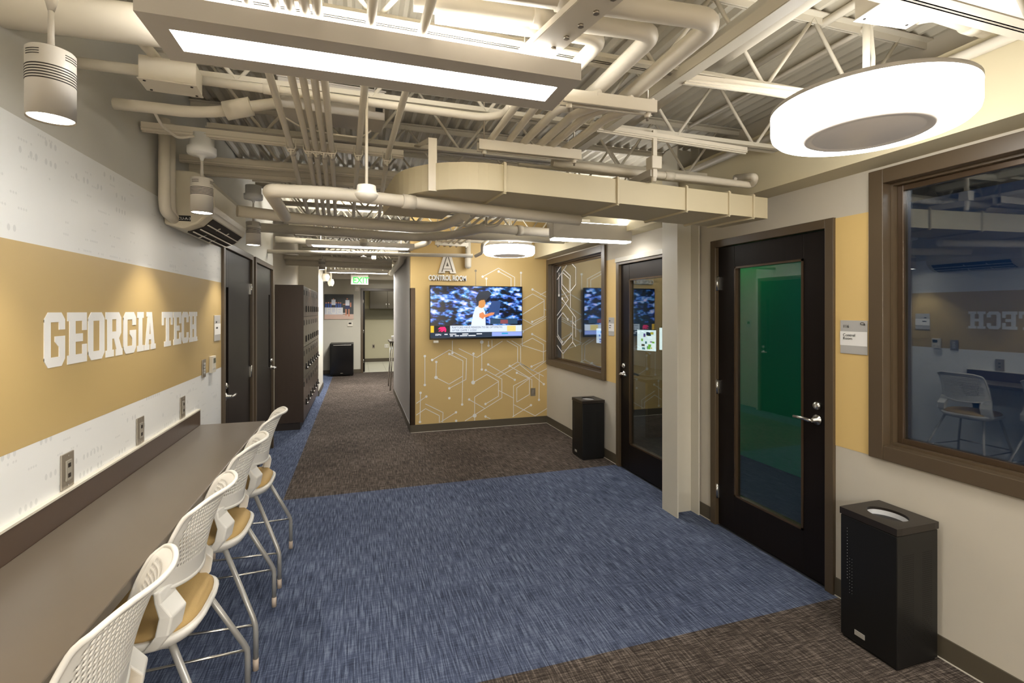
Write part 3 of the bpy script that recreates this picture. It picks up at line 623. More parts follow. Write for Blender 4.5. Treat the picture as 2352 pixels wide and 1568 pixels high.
# fridge
fr = thing('mini_fridge', 'small black refrigerator at the end of the corridor', 'fridge', (-.42, 13.2, 0))
fx0, fx1, fy = -.70, -.14, 12.9
fo = lambda m, n, mt, **k: place((-.42, 13.2, 0), m.build(n, mt, fr, **k))
fo(MB().box((fx0, fy+.05, .02), (fx1, 13.45, .82), .008), 'cabinet', BLACK); fo(MB().box((fx0, fy, .05), (fx1, fy+.045, .82), .008), 'door', BLACKG)
fo(MB().box((fx0+.08, fy-.012, .775), (fx1-.05, fy, .79), .003), 'handle', CHROME, label='thin bright handle strip'); fo(MB().box((-.45, fy-.003, .07), (-.39, fy, .085)), 'badge', CHROME); fo(MB().box((fx0+.03, fy+.06, 0), (fx0+.07, fy+.1, .02)).box((fx1-.07, fy+.06, 0), (fx1-.03, fy+.1, .02)).box((fx0+.03, 13.3, 0), (fx0+.07, 13.35, .02)).box((fx1-.07, 13.3, 0), (fx1-.03, 13.35, .02)), 'foot', BLACK)
# poster
def quad(m, c, w, h, y): return m.box((c[0]-w/2, y, c[1]-h/2), (c[0]+w/2, y-.001, c[1]+h/2))
py = 13.47
po = thing('wall_poster', 'large sports photo poster of athletes above the small fridge', 'poster', (-.42, 13.5, 1.65))
pp = lambda m, n, mt, **k: place((-.42, 13.5, 1.65), m.build(n, mt, po, **k))
P0 = U(745, 733, Y=py); P1 = U(812, 676, Y=py); px0, px1, pz0, pz1 = P0.x, P1.x, P0.z, P1.z
pp(MB().box((px0, py, pz0), (px1, 13.5, pz1)), 'panel', mat('poster_dark', (44, 48, 50), .4, noise=.5, scale=9))
W_ = px1-px0; H_ = pz1-pz0; PX = lambda u, v: (px0+u*W_, pz0+v*H_)
pp(quad(MB(), PX(.5, .10), W_, .2*H_, py), 'track_print', mat('poster_pink', (206, 176, 160), .5, noise=.1)); pp(quad(MB(), PX(.32, .33), .62*W_, .28*H_, py-.0005), 'banner_print', mat('poster_banner', (214, 216, 224), .5, noise=.15, scale=8))
text('banner_word', 'FUEL', .27*H_*1.25, (px0+.06*W_, py-.003, pz0+.22*H_), 'B', SIGNW, None, .0005, 1.0).parent = po
bpy.data.objects['banner_word'].matrix_parent_inverse = Matrix.Translation(-Vector((-.42, 13.5, 1.65)))
for u in (.06, .14, .22, .40, .48, .55): pp(quad(MB(), PX(u, .55), .05*W_, .16*H_, py-.001), 'spectator_print', mat('poster_blue', (52, 84, 160), .5, noise=.4, scale=14))
m = MB(); 
for u, v in ((.06, .65), (.14, .66), (.22, .65), (.31, .80), (.40, .66), (.48, .66), (.55, .65), (.78, .82)): m.tube([(PX(u, v)[0], py-.001, PX(u, v)[1]), (PX(u, v)[0], py-.002, PX(u, v)[1])], .028*W_, 10)
quad(m, PX(.74, .28), .05*W_, .26*H_, py-.0012); quad(m, PX(.84, .26), .05*W_, .3*H_, py-.0012); quad(m, PX(.68, .60), .10*W_, .04*H_, py-.0012); quad(m, PX(.90, .58), .05*W_, .18*H_, py-.0012)
pp(m, 'skin_print', mat('poster_skin', (196, 130, 100), .5)); pp(quad(quad(MB(), PX(.79, .66), .14*W_, .22*H_, py-.0015), PX(.31, .68), .14*W_, .22*H_, py-.0015), 'shirt_print', mat('poster_shirt', (220, 224, 235), .5, noise=.1)); pp(quad(MB(), PX(.79, .48), .15*W_, .13*H_, py-.0016), 'shorts_print', mat('poster_navy', (30, 42, 96), .5))
# exit sign, thermostat and box at the corridor end
ex = thing('exit_sign', 'green and white exit sign hanging at the corridor end', 'sign', (0, 12.4, 2.4))
E0 = U(806, 653, Y=12.0); E1_ = U(846, 634, Y=12.0)
eo = lambda m, n, mt, **k: place((0, 12.4, 2.4), m.build(n, mt, ex, **k))
eo(MB().box((E0.x, 12.0, E0.z), (E1_.x, 12.05, E1_.z+.03), .005), 'housing', OFFW); eo(MB().tube([((E0.x+E1_.x)/2, 12.025, E1_.z+.05), ((E0.x+E1_.x)/2, 12.025, ZD)], .01, 8), 'stem', CREAM)
t = text('lettering', 'EXIT', .21, (E0.x+.04, 11.998, E0.z+.03), 'B', emis('exit_green', (0, 205, 70), .55), None, .001, .85, bold=.004); t.parent = ex; place((0, 12.4, 2.4), t)
def wallbox(name, lab, cat, x, y, z, w, h, facing, m0, d=.02, parts=(), group=None):
    # x,y,z: centre of the back on the wall, w along the wall
    r = thing(name, lab, cat, (x, y, z), group=group)
    def bx(c, ww, hh, d0, d1, mt, n, **k):
        u, v = c; mm = MB()
        if facing == 'L': mm.box((d0, u-ww/2, v-hh/2), (d1, u+ww/2, v+hh/2), min(.002, (d1-d0)*.3))
        elif facing == 'R': mm.box((-d0, u-ww/2, v-hh/2), (-d1, u+ww/2, v+hh/2), min(.002, (d1-d0)*.3))
        else: mm.box((u-ww/2, -d0, v-hh/2), (u+ww/2, -d1, v+hh/2), min(.002, (d1-d0)*.3))
        return mm.build(n, mt, r, **k)
    bx((0, 0), w, h, .0005, d, m0, 'plate')
    for (n, u, v, ww, hh, dd, mt) in parts: bx((u, v), ww, hh, d, d+dd, mt, n)
    return r
RECEP = mat('grey_receptacle', (150, 144, 132), .4)
for i, (y, q) in enumerate(((2.13, 'nearest the camera'), (2.736, 'the middle one of three'), (3.318, 'farthest along the counter'))):
    wallbox('power_outlet', 'steel plated power outlet above the counter, '+q, 'outlet', XL+.0025, y, 1.072, .078, .125, 'L', NICKEL, .006,
            [('receptacle', 0, 0, .036, .072, .004, RECEP), ('socket', 0, .018, .018, .016, .005, SLOT), ('socket', 0, -.018, .018, .016, .005, SLOT), ('screw', 0, .052, .006, .006, .002, CHROME), ('screw', 0, -.052, .006, .006, .002, CHROME)], group='outlets above the counter')
wallbox('light_switch', 'steel multi button switch plate beside the left wall thermostat', 'switch', XL+.0025, 3.727, 1.255, .078, .12, 'L', NICKEL, .006, [('button', 0, .03-.02*i, .03, .014, .004, SIGNG) for i in range(4)])
wallbox('thermostat', 'cream thermostat with small dark display left of the dark doors', 'thermostat', XL+.0025, 3.90, 1.265, .085, .115, 'L', OFFW, .022, [('display', .008, .025, .05, .035, .001, mat('lcd', (70, 74, 58), .3)), ('button', -.02, -.03, .02, .01, .002, SIGNG), ('button', .015, -.03, .02, .01, .002, SIGNG)])
def sign(lab, x, y, z, facing, w=.155, h=.187, lines=None, marks=()):
    r = wallbox('room_sign', lab, 'sign', x, y, z, w, h, facing, SIGNG, .006, [('insert', 0, -.008, w, h*.42, .001, SIGNW)])
    for (u, v, ww, hh) in marks:   # lettering too small to read in the photograph
        s = -1 if facing == 'R' else 1; d = .0072*s; c = s*(u-w/2)
        MB().box((d, c-ww/2, v-hh/2), (d+.0006*s, c+ww/2, v+hh/2)).build('print_mark', INK, r)
    if lines:
        s = -1 if facing == 'R' else 1; dx = -.0085 if facing == 'R' else .0085
        for (u, v, sz, tx) in lines:
            if facing == 'B': p = (u-w/2, -.0085, v)
            else: p = (dx, s*(u-w/2), v)
            text('lettering', tx, sz, p, facing, INK, r, .0004)
    return r
sg = sign('grey and white room sign reading 116 Control Room beside near door', XR-.002, 2.003, 1.494, 'R', lines=[(.018, .052, .024, '116'), (.018, .004, .022, 'Control\nRoom')])
m = MB(); m.tube([(-.0085, -.052+.011*cos(a), .077+.006*sin(a)) for a in [2*pi*k/16 for k in range(17)]], .0013, 6).box((-.008, -.066, .071), (-.0095, -.062, .075)).box((-.008, -.060, .068), (-.0095, -.066, .070)); m.build('logo', INK, sg)
sign('small room sign on gold panel beside the far glazed door', XR-.002, 4.72, 1.47, 'R', w=.12, h=.2, marks=[(.03, .062, .022, .012), (.038, .012, .045, .008), (.032, -.012, .036, .008)])
sign('small white room sign left of the dark doors by the lettering', XL+.0025, 4.05, 1.515, 'L', marks=[(.045, .045, .022, .012), (.055, .002, .045, .012)])
wallbox('keypad', 'small grey keypad plate past the second dark door', 'keypad', -1.1, 6.75, 1.42, .09, .13, 'L', SIGNG, .02, [('display', 0, .02, .05, .04, .002, SLOT)]) 
wallbox('floor_outlet', 'grey outlet low on the gold wall under the circuit lines', 'outlet', U(1224, 900, Y=YB).x, YB, U(1224, 900, Y=YB).z, .075, .115, 'B', mat('grey_outlet_plate', (120, 112, 98), .4), .006, [('receptacle', 0, 0, .034, .068, .003, NICKEL)]).name = 'wall_outlet'
p = U(804, 744, Y=13.5); wallbox('thermostat', 'white thermostat between poster and far doorway', 'thermostat', p.x, 13.5, p.z, .13, .12, 'B', OFFW, .03, [('display', 0, .02, .07, .04, .001, SLOT)])
p = U(820, 662, Y=13.5); wallbox('alarm_box', 'small white alarm box under the exit sign', 'alarm', p.x, 13.5, p.z, .12, .16, 'B', OFFW, .04, [('strobe', 0, 0, .05, .05, .02, SIGNW)])
# kitchen glimpse
kc = thing('kitchen_cabinet', 'grey brown wall cabinet seen through the far doorway', 'cabinet', (.8, 16.2, 1.7))
K0 = U(849, 709, Y=15.95); K1 = U(925, 663, Y=15.95); KM = mat('kitchen_cabinet_paint', (66, 60, 48), .4, noise=.06)
ko = lambda m, n, mt, **k: place((.8, 16.2, 1.7), m.build(n, mt, kc, **k))
ko(MB().box((K0.x, 15.97, K0.z), (K0.x+1.1, 16.29, K1.z+.05)), 'carcass', KM)
for i in range(2): ko(MB().box((K0.x+.006+i*.55, 15.95, K0.z+.005), (K0.x+.544+i*.55, 15.97, K1.z+.045), .003), 'door', KM)
for i in (-.045, .045): ko(MB().tube([(K0.x+.55+i, 15.945, K0.z+.04), (K0.x+.55+i, 15.925, K0.z+.05), (K0.x+.55+i, 15.925, K0.z+.16), (K0.x+.55+i, 15.945, K0.z+.17)], .007, 8), 'handle', CHROME)
p0 = U(840, 733, Y=16.29); MB().box((-.5, 16.27, p0.z), (3.3, 16.2995, K0.z)).build('kitchen_splashback', mat('splashback_paint', (122, 118, 98), .5), label='grey green band of wall under the kitchen cabinet', category='splashback')
p = U(858, 795, Y=16.3); wallbox('wall_outlet', 'small outlet on kitchen wall near the floor, left one', 'outlet', p.x, 16.3, p.z, .08, .12, 'B', NICKEL, .008, [('receptacle', 0, 0, .035, .07, .003, SLOT)])
p = U(888, 794, Y=16.3); wallbox('wall_outlet', 'wider white outlet on kitchen wall, right one', 'outlet', p.x, 16.3, p.z, .13, .12, 'B', SIGNW, .008, [('receptacle', -.03, 0, .035, .07, .003, OFFW), ('receptacle', .03, 0, .035, .07, .003, OFFW)])
tb = thing('side_table', 'narrow table edge peeking from behind the corridor partition', 'table', (1.0, 10.6, 0))
to_ = lambda m, n, mt, **k: place((1.0, 10.6, 0), m.build(n, mt, tb, **k))
to_(MB().box((.60, 10.25, .98), (1.5, 11.0, 1.02), .004), 'tabletop', KM)
for x in (.66, 1.44):
    for y in (10.3, 10.95): to_(MB().tube([(x, y, .98), (x+(-.05 if x < 1 else .05), y, 0)], .014, 8), 'leg', CHROME)
cu = MB().lathe((.68, 10.45, 1.02), [(.03, 0), (.036, .09), (.038, .10), (.034, .10), (.028, .01), (0, .008)], 20).build('paper_cup', SIGNW); tag(cu, 'white cup standing on the table edge beyond the partition', 'cup')
# television
tv = thing('television', 'large flat television showing a basketball broadcast on the gold wall', 'television', (1.56, YB-.05, 1.25))
ty = YB-.075; T0 = U(987, 780, Y=ty); T1 = U(1200, 658, Y=ty); tx0, tx1, tz0, tz1 = T0.x, T1.x, T0.z, T1.z; TW, TH_ = tx1-tx0, tz1-tz0
vo = lambda m, n, mt, p=tv, **k: place((1.56, YB-.05, 1.25), m.build(n, mt, p, **k))
vo(MB().box((tx0, ty, tz0), (tx1, ty+.035, tz1), .004), 'housing', BLACKG); vo(MB().box((tx0+.3, ty+.035, tz0+.15), (tx1-.3, YB, tz1-.2)), 'wall_mount', BLACK)
b = .018; sx0, sx1, sz0, sz1 = tx0+b*.6, tx1-b*.6, tz0+b*1.2, tz1-b*.6; SW, SH = sx1-sx0, sz1-sz0
scr = vo(MB().box((sx0, ty-.002, sz0), (sx1, ty, sz1)), 'screen', crowd_mat())
def sub(m, n, mt, **k): return m.build(n, mt, scr, **k)
Q = lambda u0, v0, u1, v1, d: ((sx0+u0*SW, ty-.002-d, sz0+v0*SH), (sx0+u1*SW, ty-.002, sz0+v1*SH))
bx_ = lambda u0, v0, u1, v1, d=.0006: MB().box(*Q(u0, v0, u1, v1, d))
def poly(pts, d): return MB().prism([(sx0+u*SW, sz0+v*SH) for u, v in pts], 'Y', ty-.002-d, ty-.002)
sub(poly([(.50, .64), (.58, .70), (.66, .86), (.62, .93), (.52, .90), (.48, .78)], .0003), 'arena_shade', emis('scr_dark', (10, 26, 48), 1)); sub(poly([(.60, .42), (.66, .72), (.76, .72), (.74, .45)], .0003), 'arena_shade', emis('scr_teal', (10, 60, 120), 1))
sub(poly([(.43, .235), (.45, .44), (.475, .58), (.52, .64), (.56, .60), (.585, .50), (.59, .235)], .0007), 'player_shirt', emis('scr_white', (214, 226, 236), 1))
sub(poly([(.51, .60), (.515, .72), (.535, .75), (.575, .75), (.59, .68), (.575, .60), (.545, .575)], .0009), 'player_head', emis('scr_skin', (206, 140, 72), 1)); sub(poly([(.508, .70), (.515, .755), (.565, .775), (.59, .745), (.54, .735)], .0011), 'player_hair', emis('scr_hair', (40, 26, 18), 1))
sub(poly([(.52, .47), (.56, .50), (.60, .40), (.68, .45), (.69, .49), (.65, .49), (.60, .46), (.585, .42), (.56, .36), (.52, .40)], .0012), 'player_arm', emis('scr_arm', (214, 132, 84), 1)); sub(bx_(.64, .26, .95, .37, .0003), 'scorer_table', emis('scr_table', (18, 60, 92), 1)); sub(bx_(.755, .27, .84, .345, .0006), 'board', emis('scr_red', (130, 60, 70), 1))
sub(bx_(0, 0, 1, .105), 'ticker', emis('scr_navy', (10, 36, 60), 1)); sub(bx_(0, .105, 1, .235), 'banner', emis('scr_banner', (206, 216, 228), 1)); sub(bx_(0, .105, .035, .235, .0009), 'banner_tab', emis('scr_yellow', (238, 186, 30), 1)); sub(bx_(.035, .105, .205, .235, .0009), 'banner_tab', emis('scr_black', (6, 8, 16), 1))
sub(poly([(.075, .17), (.10, .21), (.15, .215), (.165, .17), (.16, .115), (.145, .115), (.15, .15), (.12, .115), (.105, .12), (.125, .155), (.09, .125), (.08, .13), (.11, .165)], .0012), 'team_emblem', emis('scr_pink', (230, 20, 100), 1.2))
sub(bx_(.83, .115, .93, .225, .0009), 'banner_logo', emis('scr_gold', (222, 200, 120), 1)); sub(bx_(.66, .02, 1.0, .10, .0009), 'ticker_box', emis('scr_lilac', (140, 160, 226), 1)); sub(bx_(.77, .055, .84, .085, .0012), 'ticker_box', emis('scr_cyan', (40, 150, 200), 1))
def stx(body, u, v, sz, mt, xs=1.): 
    t = text('caption', body, sz*SH, (sx0+u*SW, ty-.0034, sz0+v*SH), 'B', mt, None, .0002, xs); t.parent = scr; t.matrix_parent_inverse = Matrix.Identity(4)
IK = emis('scr_ink', (40, 50, 90), .8); stx('RAPTORS HAVE REASON TO BE OPTIMISTIC', .225, .182, .052, IK, 1.); stx('AFTER GAME 1 LOSS?', .225, .125, .052, IK)
stx('ESPN', .05, .045, .05, emis('scr_txt', (235, 240, 250), 1.2)); 
for u0, u1, v in ((.145, .178, .068), (.20, .27, .07), (.335, .40, .07), (.49, .55, .07), (.205, .235, .038), (.255, .30, .038), (.31, .39, .038), (.40, .48, .038)): sub(bx_(u0, v-.008, u1, v+.008, .0012), 'ticker_mark', MATS['scr_txt'])
MB().box((tx0+.05, ty+.002, tz0-.045), (tx0+.12, ty+.03, tz0-.012), .002).build('sensor_bar', OFFW, tv).matrix_parent_inverse = Matrix.Translation(-Vector((1.56, YB-.05, 1.25)))
# control room lettering on gold wall
ls = thing('control_room_sign', 'raised CONTROL ROOM lettering with outlined letter A above the television', 'sign', (1.1, YB, 2.1))
lo = lambda o: place((1.1, YB, 2.1), o)
p = U(984, 643, Y=YB-.02); t = text('lettering', 'CONTROL ROOM', .100, (p.x, YB-.014, p.z), 'B', WHITE, ls, .013, .70, bold=.0025); lo(t)
wd = max(v.co.x for v in t.data.vertices)-p.x; target = U(1071, 643, Y=YB-.02).x-p.x
for v in t.data.vertices: v.co.x = p.x+(v.co.x-p.x)*target/wd
a0 = U(1007, 627, Y=YB-.03); a1 = U(1048, 590, Y=YB-.03); aw, ah = a1.x-a0.x, a1.z-a0.z; AP = lambda u, v: (a0.x+u*aw, a0.z+v*ah)
def strokes(polys, y0, y1, mt, nm):
    m = MB()
    for k, pl in enumerate(polys): m.prism([AP(*q) for q in pl], 'Y', y0-.0001*k, y1)
    return lo(m.build(nm, mt, ls))
OUT = [[(0, 0), (.34, 0), (.62, 1.12), (.30, 1.12)], [(.66, 0), (1, 0), (.70, 1.12), (.38, 1.12)], [(.2, .14), (.8, .14), (.74, .42), (.26, .42)], [(.0, 0), (.36, 0), (.36, .08), (.02, .08)]]
INN = [[(.16, .08), (.22, .08), (.48, 1.0), (.43, 1.0)], [(.78, .08), (.84, .08), (.57, 1.0), (.52, 1.0)], [(.27, .24), (.73, .24), (.725, .27), (.275, .27)], [(.42, .42), (.58, .42), (.5, .68)]]
strokes(OUT, YB-.034, YB, mat('silver_sign_face', (206, 200, 190), .35, .3), 'letter_mark'); strokes(INN, YB-.0365, YB-.03, mat('sign_outline', (92, 84, 70), .5), 'letter_outline')
# control room desk and monitors
ds = thing('control_desk', 'dark control room desk behind the far glazed door', 'desk', (3.9, 5.0, 0))
do = lambda m, n, mt: place((3.9, 5.0, 0), m.build(n, mt, ds))
do(MB().box((3.5, 5.4, .72), (4.3, 7.0, .76), .004), 'desktop', BLACK); do(MB().box((3.55, 5.45, 0), (4.25, 5.5, .72)), 'side_panel', BLACK); do(MB().box((3.55, 6.9, 0), (4.25, 6.95, .72)), 'side_panel', BLACK)
def monitor(x, y, z, w, h, rz, lab, colors):
    r = thing('computer_monitor', lab, 'monitor', (x, y, .76), rz, 'control room monitors'); hz = z-.76
    MB().box((-w/2, 0, hz), (w/2, .03, hz+h), .004).build('housing', BLACKG, r); sc = MB().box((-w/2+.01, -.002, hz+.01), (w/2-.01, 0, hz+h-.01)).build('screen', emis('mon_base', (236, 240, 246), 1.3), r)
    MB().box((-.03, .03, 0), (.03, .05, hz+.1)).box((-.12, -.06, 0), (.12, .12, .012)).build('stand', BLACK, r)
    rnd = random.Random(3)
    for i in range(16):
        c = colors[i % len(colors)]; u = rnd.uniform(-.44, .30)*w; v = rnd.uniform(.06, .8)*h; MB().box((u, -.003-.0001*i, hz+v), (u+rnd.uniform(.05, .16)*w, -.002, hz+v+rnd.uniform(.04, .16)*h)).build('window_tile', c, sc)
    return r
cols = [emis('mon_green', (110, 190, 60), 1), emis('mon_teal', (20, 120, 140), 1), emis('mon_dark', (24, 34, 50), 1), emis('mon_purple', (110, 80, 150), 1), emis('mon_yellow', (210, 190, 60), 1)]
p = U(1485, 807, X=3.7); monitor(p.x, p.y, p.z, .30, .30, radians(-62), 'bright control room monitor full of small coloured tiles', cols)
p = U(1535, 806, X=3.7); monitor(p.x, p.y, p.z, .26, .30, radians(-62), 'bright monitor partly hidden by the steel column', cols[1:3])
p = U(1384, 790, X=3.75); monitor(p.x, p.y, p.z, .34, .26, radians(-80), 'bluish monitor seen through the far window', [emis('mon_blue', (50, 120, 220), 1), cols[0]])
# ================================================================ CEILING STEEL, DUCTS, PIPES
JZ0, JZ1 = 2.58, 2.945
JY = [1.65+.61*i for i in range(-7, 20)]
ORD = ['first', 'second', 'third', 'fourth', 'fifth', 'sixth', 'seventh', 'eighth', 'ninth', 'tenth', 'eleventh', 'twelfth', 'thirteenth', 'fourteenth', 'fifteenth', 'sixteenth', 'seventeenth', 'eighteenth', 'nineteenth', 'twentieth', 'twenty first', 'twenty second', 'twenty third']
def angle(m, x0, x1, y, z, up):   # double angle chord with a gap between the legs
    for s in (-1, 1):
        m.box((x0, y+s*.0008, z), (x1, y+s*.038, z+.005)); zz = (z, z+.034) if up else (z-.029, z+.005); m.box((x0, y+s*.003, zz[0]), (x1, y+s*.008, zz[1]))
def joist(y, lab, x0, x1):
    r = thing('roof_joist', lab, 'joist', (0, y, 0), group='open web joists under the roof deck')
    m = MB(); angle(m, x0+.25, x1-.35, 0, JZ0, True); m.build('bottom_chord', CREAM2, r)
    m = MB(); angle(m, x0, x1, 0, JZ1-.005, False); m.build('top_chord', CREAM2, r)
    n = int(round((x1-x0-.5)/.27)); st = (x1-x0-.5)/n; first = None
    for i in range(n):
        xa = x0+.25+i*st; a, b = ((xa, 0, JZ0+.01), (xa+st, 0, JZ1-.01)) if i % 2 else ((xa, 0, JZ1-.01), (xa+st, 0, JZ0+.01))
        MB().tube([a, b], .0085, 8).build('web_bar', CREAM2, r)
    return r
jn = 0
for y in JY:
    if y < .2 or y > 13.3: continue
    x0, x1 = (-1.0, 2.7) if y < YB-.05 else (-1.05, .66) if y < 10 else (-2.5, 3.1)
    joist(y, '%s white open web steel roof joist counting from the viewpoint' % ORD[jn], x0, x1); jn += 1
# pipes traced at their own heights
def fillet(P, r):
    out = [P[0]]
    for i in range(1, len(P)-1):
        a, b, c = P[i-1], P[i], P[i+1]; u = (a-b); v = (c-b); rr = min(r, u.length*.48, v.length*.48)
        if u.length < 1e-5 or v.length < 1e-5 or u.normalized().angle(-v.normalized()) < .08: out.append(b); continue
        p, q = b+u.normalized()*rr, b+v.normalized()*rr
        for k in range(7):
            t = k/6; out.append(p*(1-t)**2+b*2*t*(1-t)+q*t*t)
    out.append(P[-1]); return out
def pipe(name, lab, cat, pts, wpx, m=None, fr=.09, group=None, seg=14, r=None, couplings=(), **k):
    # pts: (px, py, height) or a Vector
    P = [p if isinstance(p, Vector) else U(p[0], p[1], z=p[2]) for p in pts]
    if r is None:
        p = P[len(P)//2]; d = p.x*ST+p.y*CT; r = wpx/2*d/F
    o = MB().tube(fillet(P, fr), r, seg).build(name, m or CREAM, None); tag(o, lab, cat, group)
    for c in couplings:
        a, b = P[c], P[c+1]; t = (b-a).normalized(); q = (a+b)/2; MB().cyl(q-t*.03, q+t*.03, r*1.18, seg=16).build('coupling', m or CREAM, o)
    return o
V = Vector
zz = 2.525
# three fat insulated pipes that turn from crosswise to lengthwise, near the round lamp
pipe('insulated_pipe', 'outermost fat cream pipe turning a corner near the round lamp', 'pipe', [U(900, -60, z=zz), U(1649, 46, z=zz), U(1438, 224, z=zz), U(1396, 262, z=zz)], 0, r=.031, fr=.07, couplings=(0,))
pipe('insulated_pipe', 'middle fat cream pipe turning a corner beside the strut tray', 'pipe', [U(950, 0, z=zz), U(1508, 74, z=zz), U(1368, 208, z=zz), U(1330, 240, z=zz)], 0, r=.029, fr=.065, couplings=(0,))
pipe('insulated_pipe', 'innermost fat cream pipe turning down behind the long lamp end', 'pipe', [U(1000, 32, z=zz), U(1385, 88, z=zz), U(1290, 185, z=zz), U(1230, 250, z=zz)], 0, r=.026, fr=.06)
# strut tray above the lamp end
t0 = U(1378, 0, z=2.462); t1 = U(1243, 118, z=2.462); tr = thing('cable_tray', 'wide bright strut tray crossing above the end of the long lamp', 'tray', (0, 0, 0))
m = MB(); d = (t1-t0).normalized(); e = d.cross(V((0, 0, 1))); a = t0-d*.5; b = t1+d*.25
m.bar(a, b, .10, .006).bar(a+e*.05+V((0, 0, .008)), b+e*.05+V((0, 0, .008)), .005, .02).bar(a-e*.05+V((0, 0, .008)), b-e*.05+V((0, 0, .008)), .005, .02); m.build('channel', CREAM, tr)
for i in range(7): MB().lathe(tuple(t0-d*.1+d*.07*i+e*.02), [(.009, -.010), (.009, -.003)], 6).build('bolt', NICKEL, tr)
# trapeze bars
def trapeze(lab, p0, p1, z, w=.045, h=.045, rods=True):
    a, b = U(*p0, z=z), U(*p1, z=z); r = thing('trapeze_bar', lab, 'bracket', (0, 0, 0)); u = (b-a).normalized(); s = u.cross(V((0, 0, 1)))
    m = MB().bar(a+V((0, 0, h)), b+V((0, 0, h)), w, .004).bar(a+s*w/2+V((0, 0, h/2)), b+s*w/2+V((0, 0, h/2)), .004, h).bar(a-s*w/2+V((0, 0, h/2)), b-s*w/2+V((0, 0, h/2)), .004, h)
    m.bar(a+s*w*.4, b+s*w*.4, w*.25, .003).bar(a-s*w*.4, b-s*w*.4, w*.25, .003); m.build('channel', CREAM, r)
    if rods:
        for q in (a+u*.03, b-u*.03): MB().tube([q-V((0, 0, .03)), V((q.x, q.y, JZ1))], .005, 8).build('threaded_rod', NICKEL, r); MB().lathe((q.x, q.y, z-.012), [(.011, -.006), (.013, 0), (.013, .01)], 6).build('nut', CREAM, r)
    return r
trapeze('white channel bar carrying fat pipes at the end of the long lamp', (1290, 236), (1502, 262), 2.425)
trapeze('white channel bar under six slanting conduits behind the lamp', (1098, 344), (1331, 368), 2.41)
# six conduits between the bars
for i, (x0, y0, x1, y1) in enumerate([(1185, 243, 1126, 322), (1228, 248, 1166, 328), (1280, 250, 1197, 333), (1318, 262, 1233, 339), (1352, 262, 1258, 342), (1398, 268, 1290, 347)]):
    a, b = U(x0, y0, z=2.47), U(x1, y1, z=2.47); d = (b-a).normalized()
    pipe('conduit', '%s of six slanting conduits above the white channel bar, from the left' % ORD[i], 'conduit', [a-d*.12+V((.10 if i > 1 else 0, -.06, 0)), a, b, b+d*.1], 0, r=.0155 if i < 2 else .018, fr=.05, group='slanting conduits over the channel bar')
# lengthwise conduits past the clamps
CL = [[(608, 135), (668, 335), (687, 417), (708, 490)], [(663, 150), (708, 340), (722, 425), (730, 490)], [(692, 158), (726, 341), (735, 425), (744, 490)], [(720, 166), (744, 343), (751, 427), (755, 490)], [(745, 176), (762, 345), (767, 427), (770, 490)], [(838, 195), (823, 350), (816, 433), (812, 494)], [(932, 210), (889, 362), (879, 433), (871, 498)]]
for i, L in enumerate(CL):
    a = U(*L[0], z=2.462); b = U(*L[1], z=2.462); c = U(*L[2], z=2.462); d = U(*L[3], z=2.48); dirn = (a-b).normalized(); e = V((d.x, 5.85, 2.50)); s0 = a+dirn*(a.y-.7)
    o = pipe('conduit', '%s lengthwise ceiling conduit from the left, passing above the long lamp' % ORD[i], 'conduit', [s0, a, b, c, d, e], 0, r=.0135, fr=.05, group='lengthwise conduits over the long lamp')
    # pipe clamp under the joist
    cl = MB().tube([b+V((-.02, 0, .03)), b+V((-.022, 0, -.005)), b+V((-.012, 0, -.028)), b+V((.012, 0, -.028)), b+V((.022, 0, -.005)), b+V((.02, 0, .03))], .0035, 6).tube([b+V((0, 0, -.045)), b+V((0, 0, -.01))], .0045, 6).box(tuple(b+V((-.018, -.008, -.022))), tuple(b+V((.018, .008, -.016))))
    cl.build('pipe_clamp', CREAM, o)
    m2 = MB().cyl(b-dirn*.12+V((0,0,0)), b-dirn*.06, .017, seg=12); m2.build('coupling', CREAM, o)
# ---- left side pipes
pipe('duct_pipe', 'fat round pipe at the top left corner above the first cylinder lamp', 'pipe', [U(-120, -8, z=2.53), U(0, 14, z=2.53), U(330, 58, z=2.53), U(480, 80, z=2.53)], 0, r=.058, seg=24)
pipe('conduit', 'cream conduit leaving the ceiling junction box towards the left wall', 'conduit', [U(148, 140, z=2.50), U(352, 166, z=2.50), U(380, 171, z=2.50)], 0, r=.019)
pipe('conduit', 'long cream conduit running right from the ceiling junction box', 'conduit', [U(430, 180, z=2.515), U(800, 229, z=2.515), U(1112, 270, z=2.515), U(1158, 262, z=2.515), U(1175, 240, z=2.515)], 0, r=.017, fr=.06, couplings=(0,))
pipe('conduit', 'cream conduit sloping down behind the lamp corner into the junction box', 'conduit', [U(285, 30, z=2.54), U(306, 73, z=2.54), U(386, 165, z=2.52)], 0, r=.017)
jb = thing('junction_box', 'square cream junction box with conduits beside the long lamp corner', 'box', tuple(U(394, 178, z=2.475)), radians(4))
MB().box((-.085, -.05, -.035), (.085, .05, .045), .003).build('body', CREAM, jb); MB().box((-.088, -.053, -.039), (.088, .053, -.035), .001).build('cover', CREAM, jb)
for x in (-.07, .07):
    for y in (-.038, .038): MB().lathe((x, y, -.039), [(.004, -.002), (.005, 0)], 8).build('screw', SLOT, jb)
pipe('insulated_pipe', 'white capped pipe bulging with a sleeve above the wall air conditioner', 'pipe', [U(262, 238, z=2.44), U(340, 246, z=2.44), U(440, 258, z=2.44), U(510, 256, z=2.46), U(545, 249, z=2.48), U(640, 236, z=2.52)], 0, r=.022, fr=.1, seg=18)
a, b = U(517, 255, z=2.46), U(577, 244, z=2.49); tag(MB().cyl(a, b, .037, seg=28).build('pipe_sleeve', CREAM), 'wide white sleeve around the pipe above the air conditioner', 'sleeve')
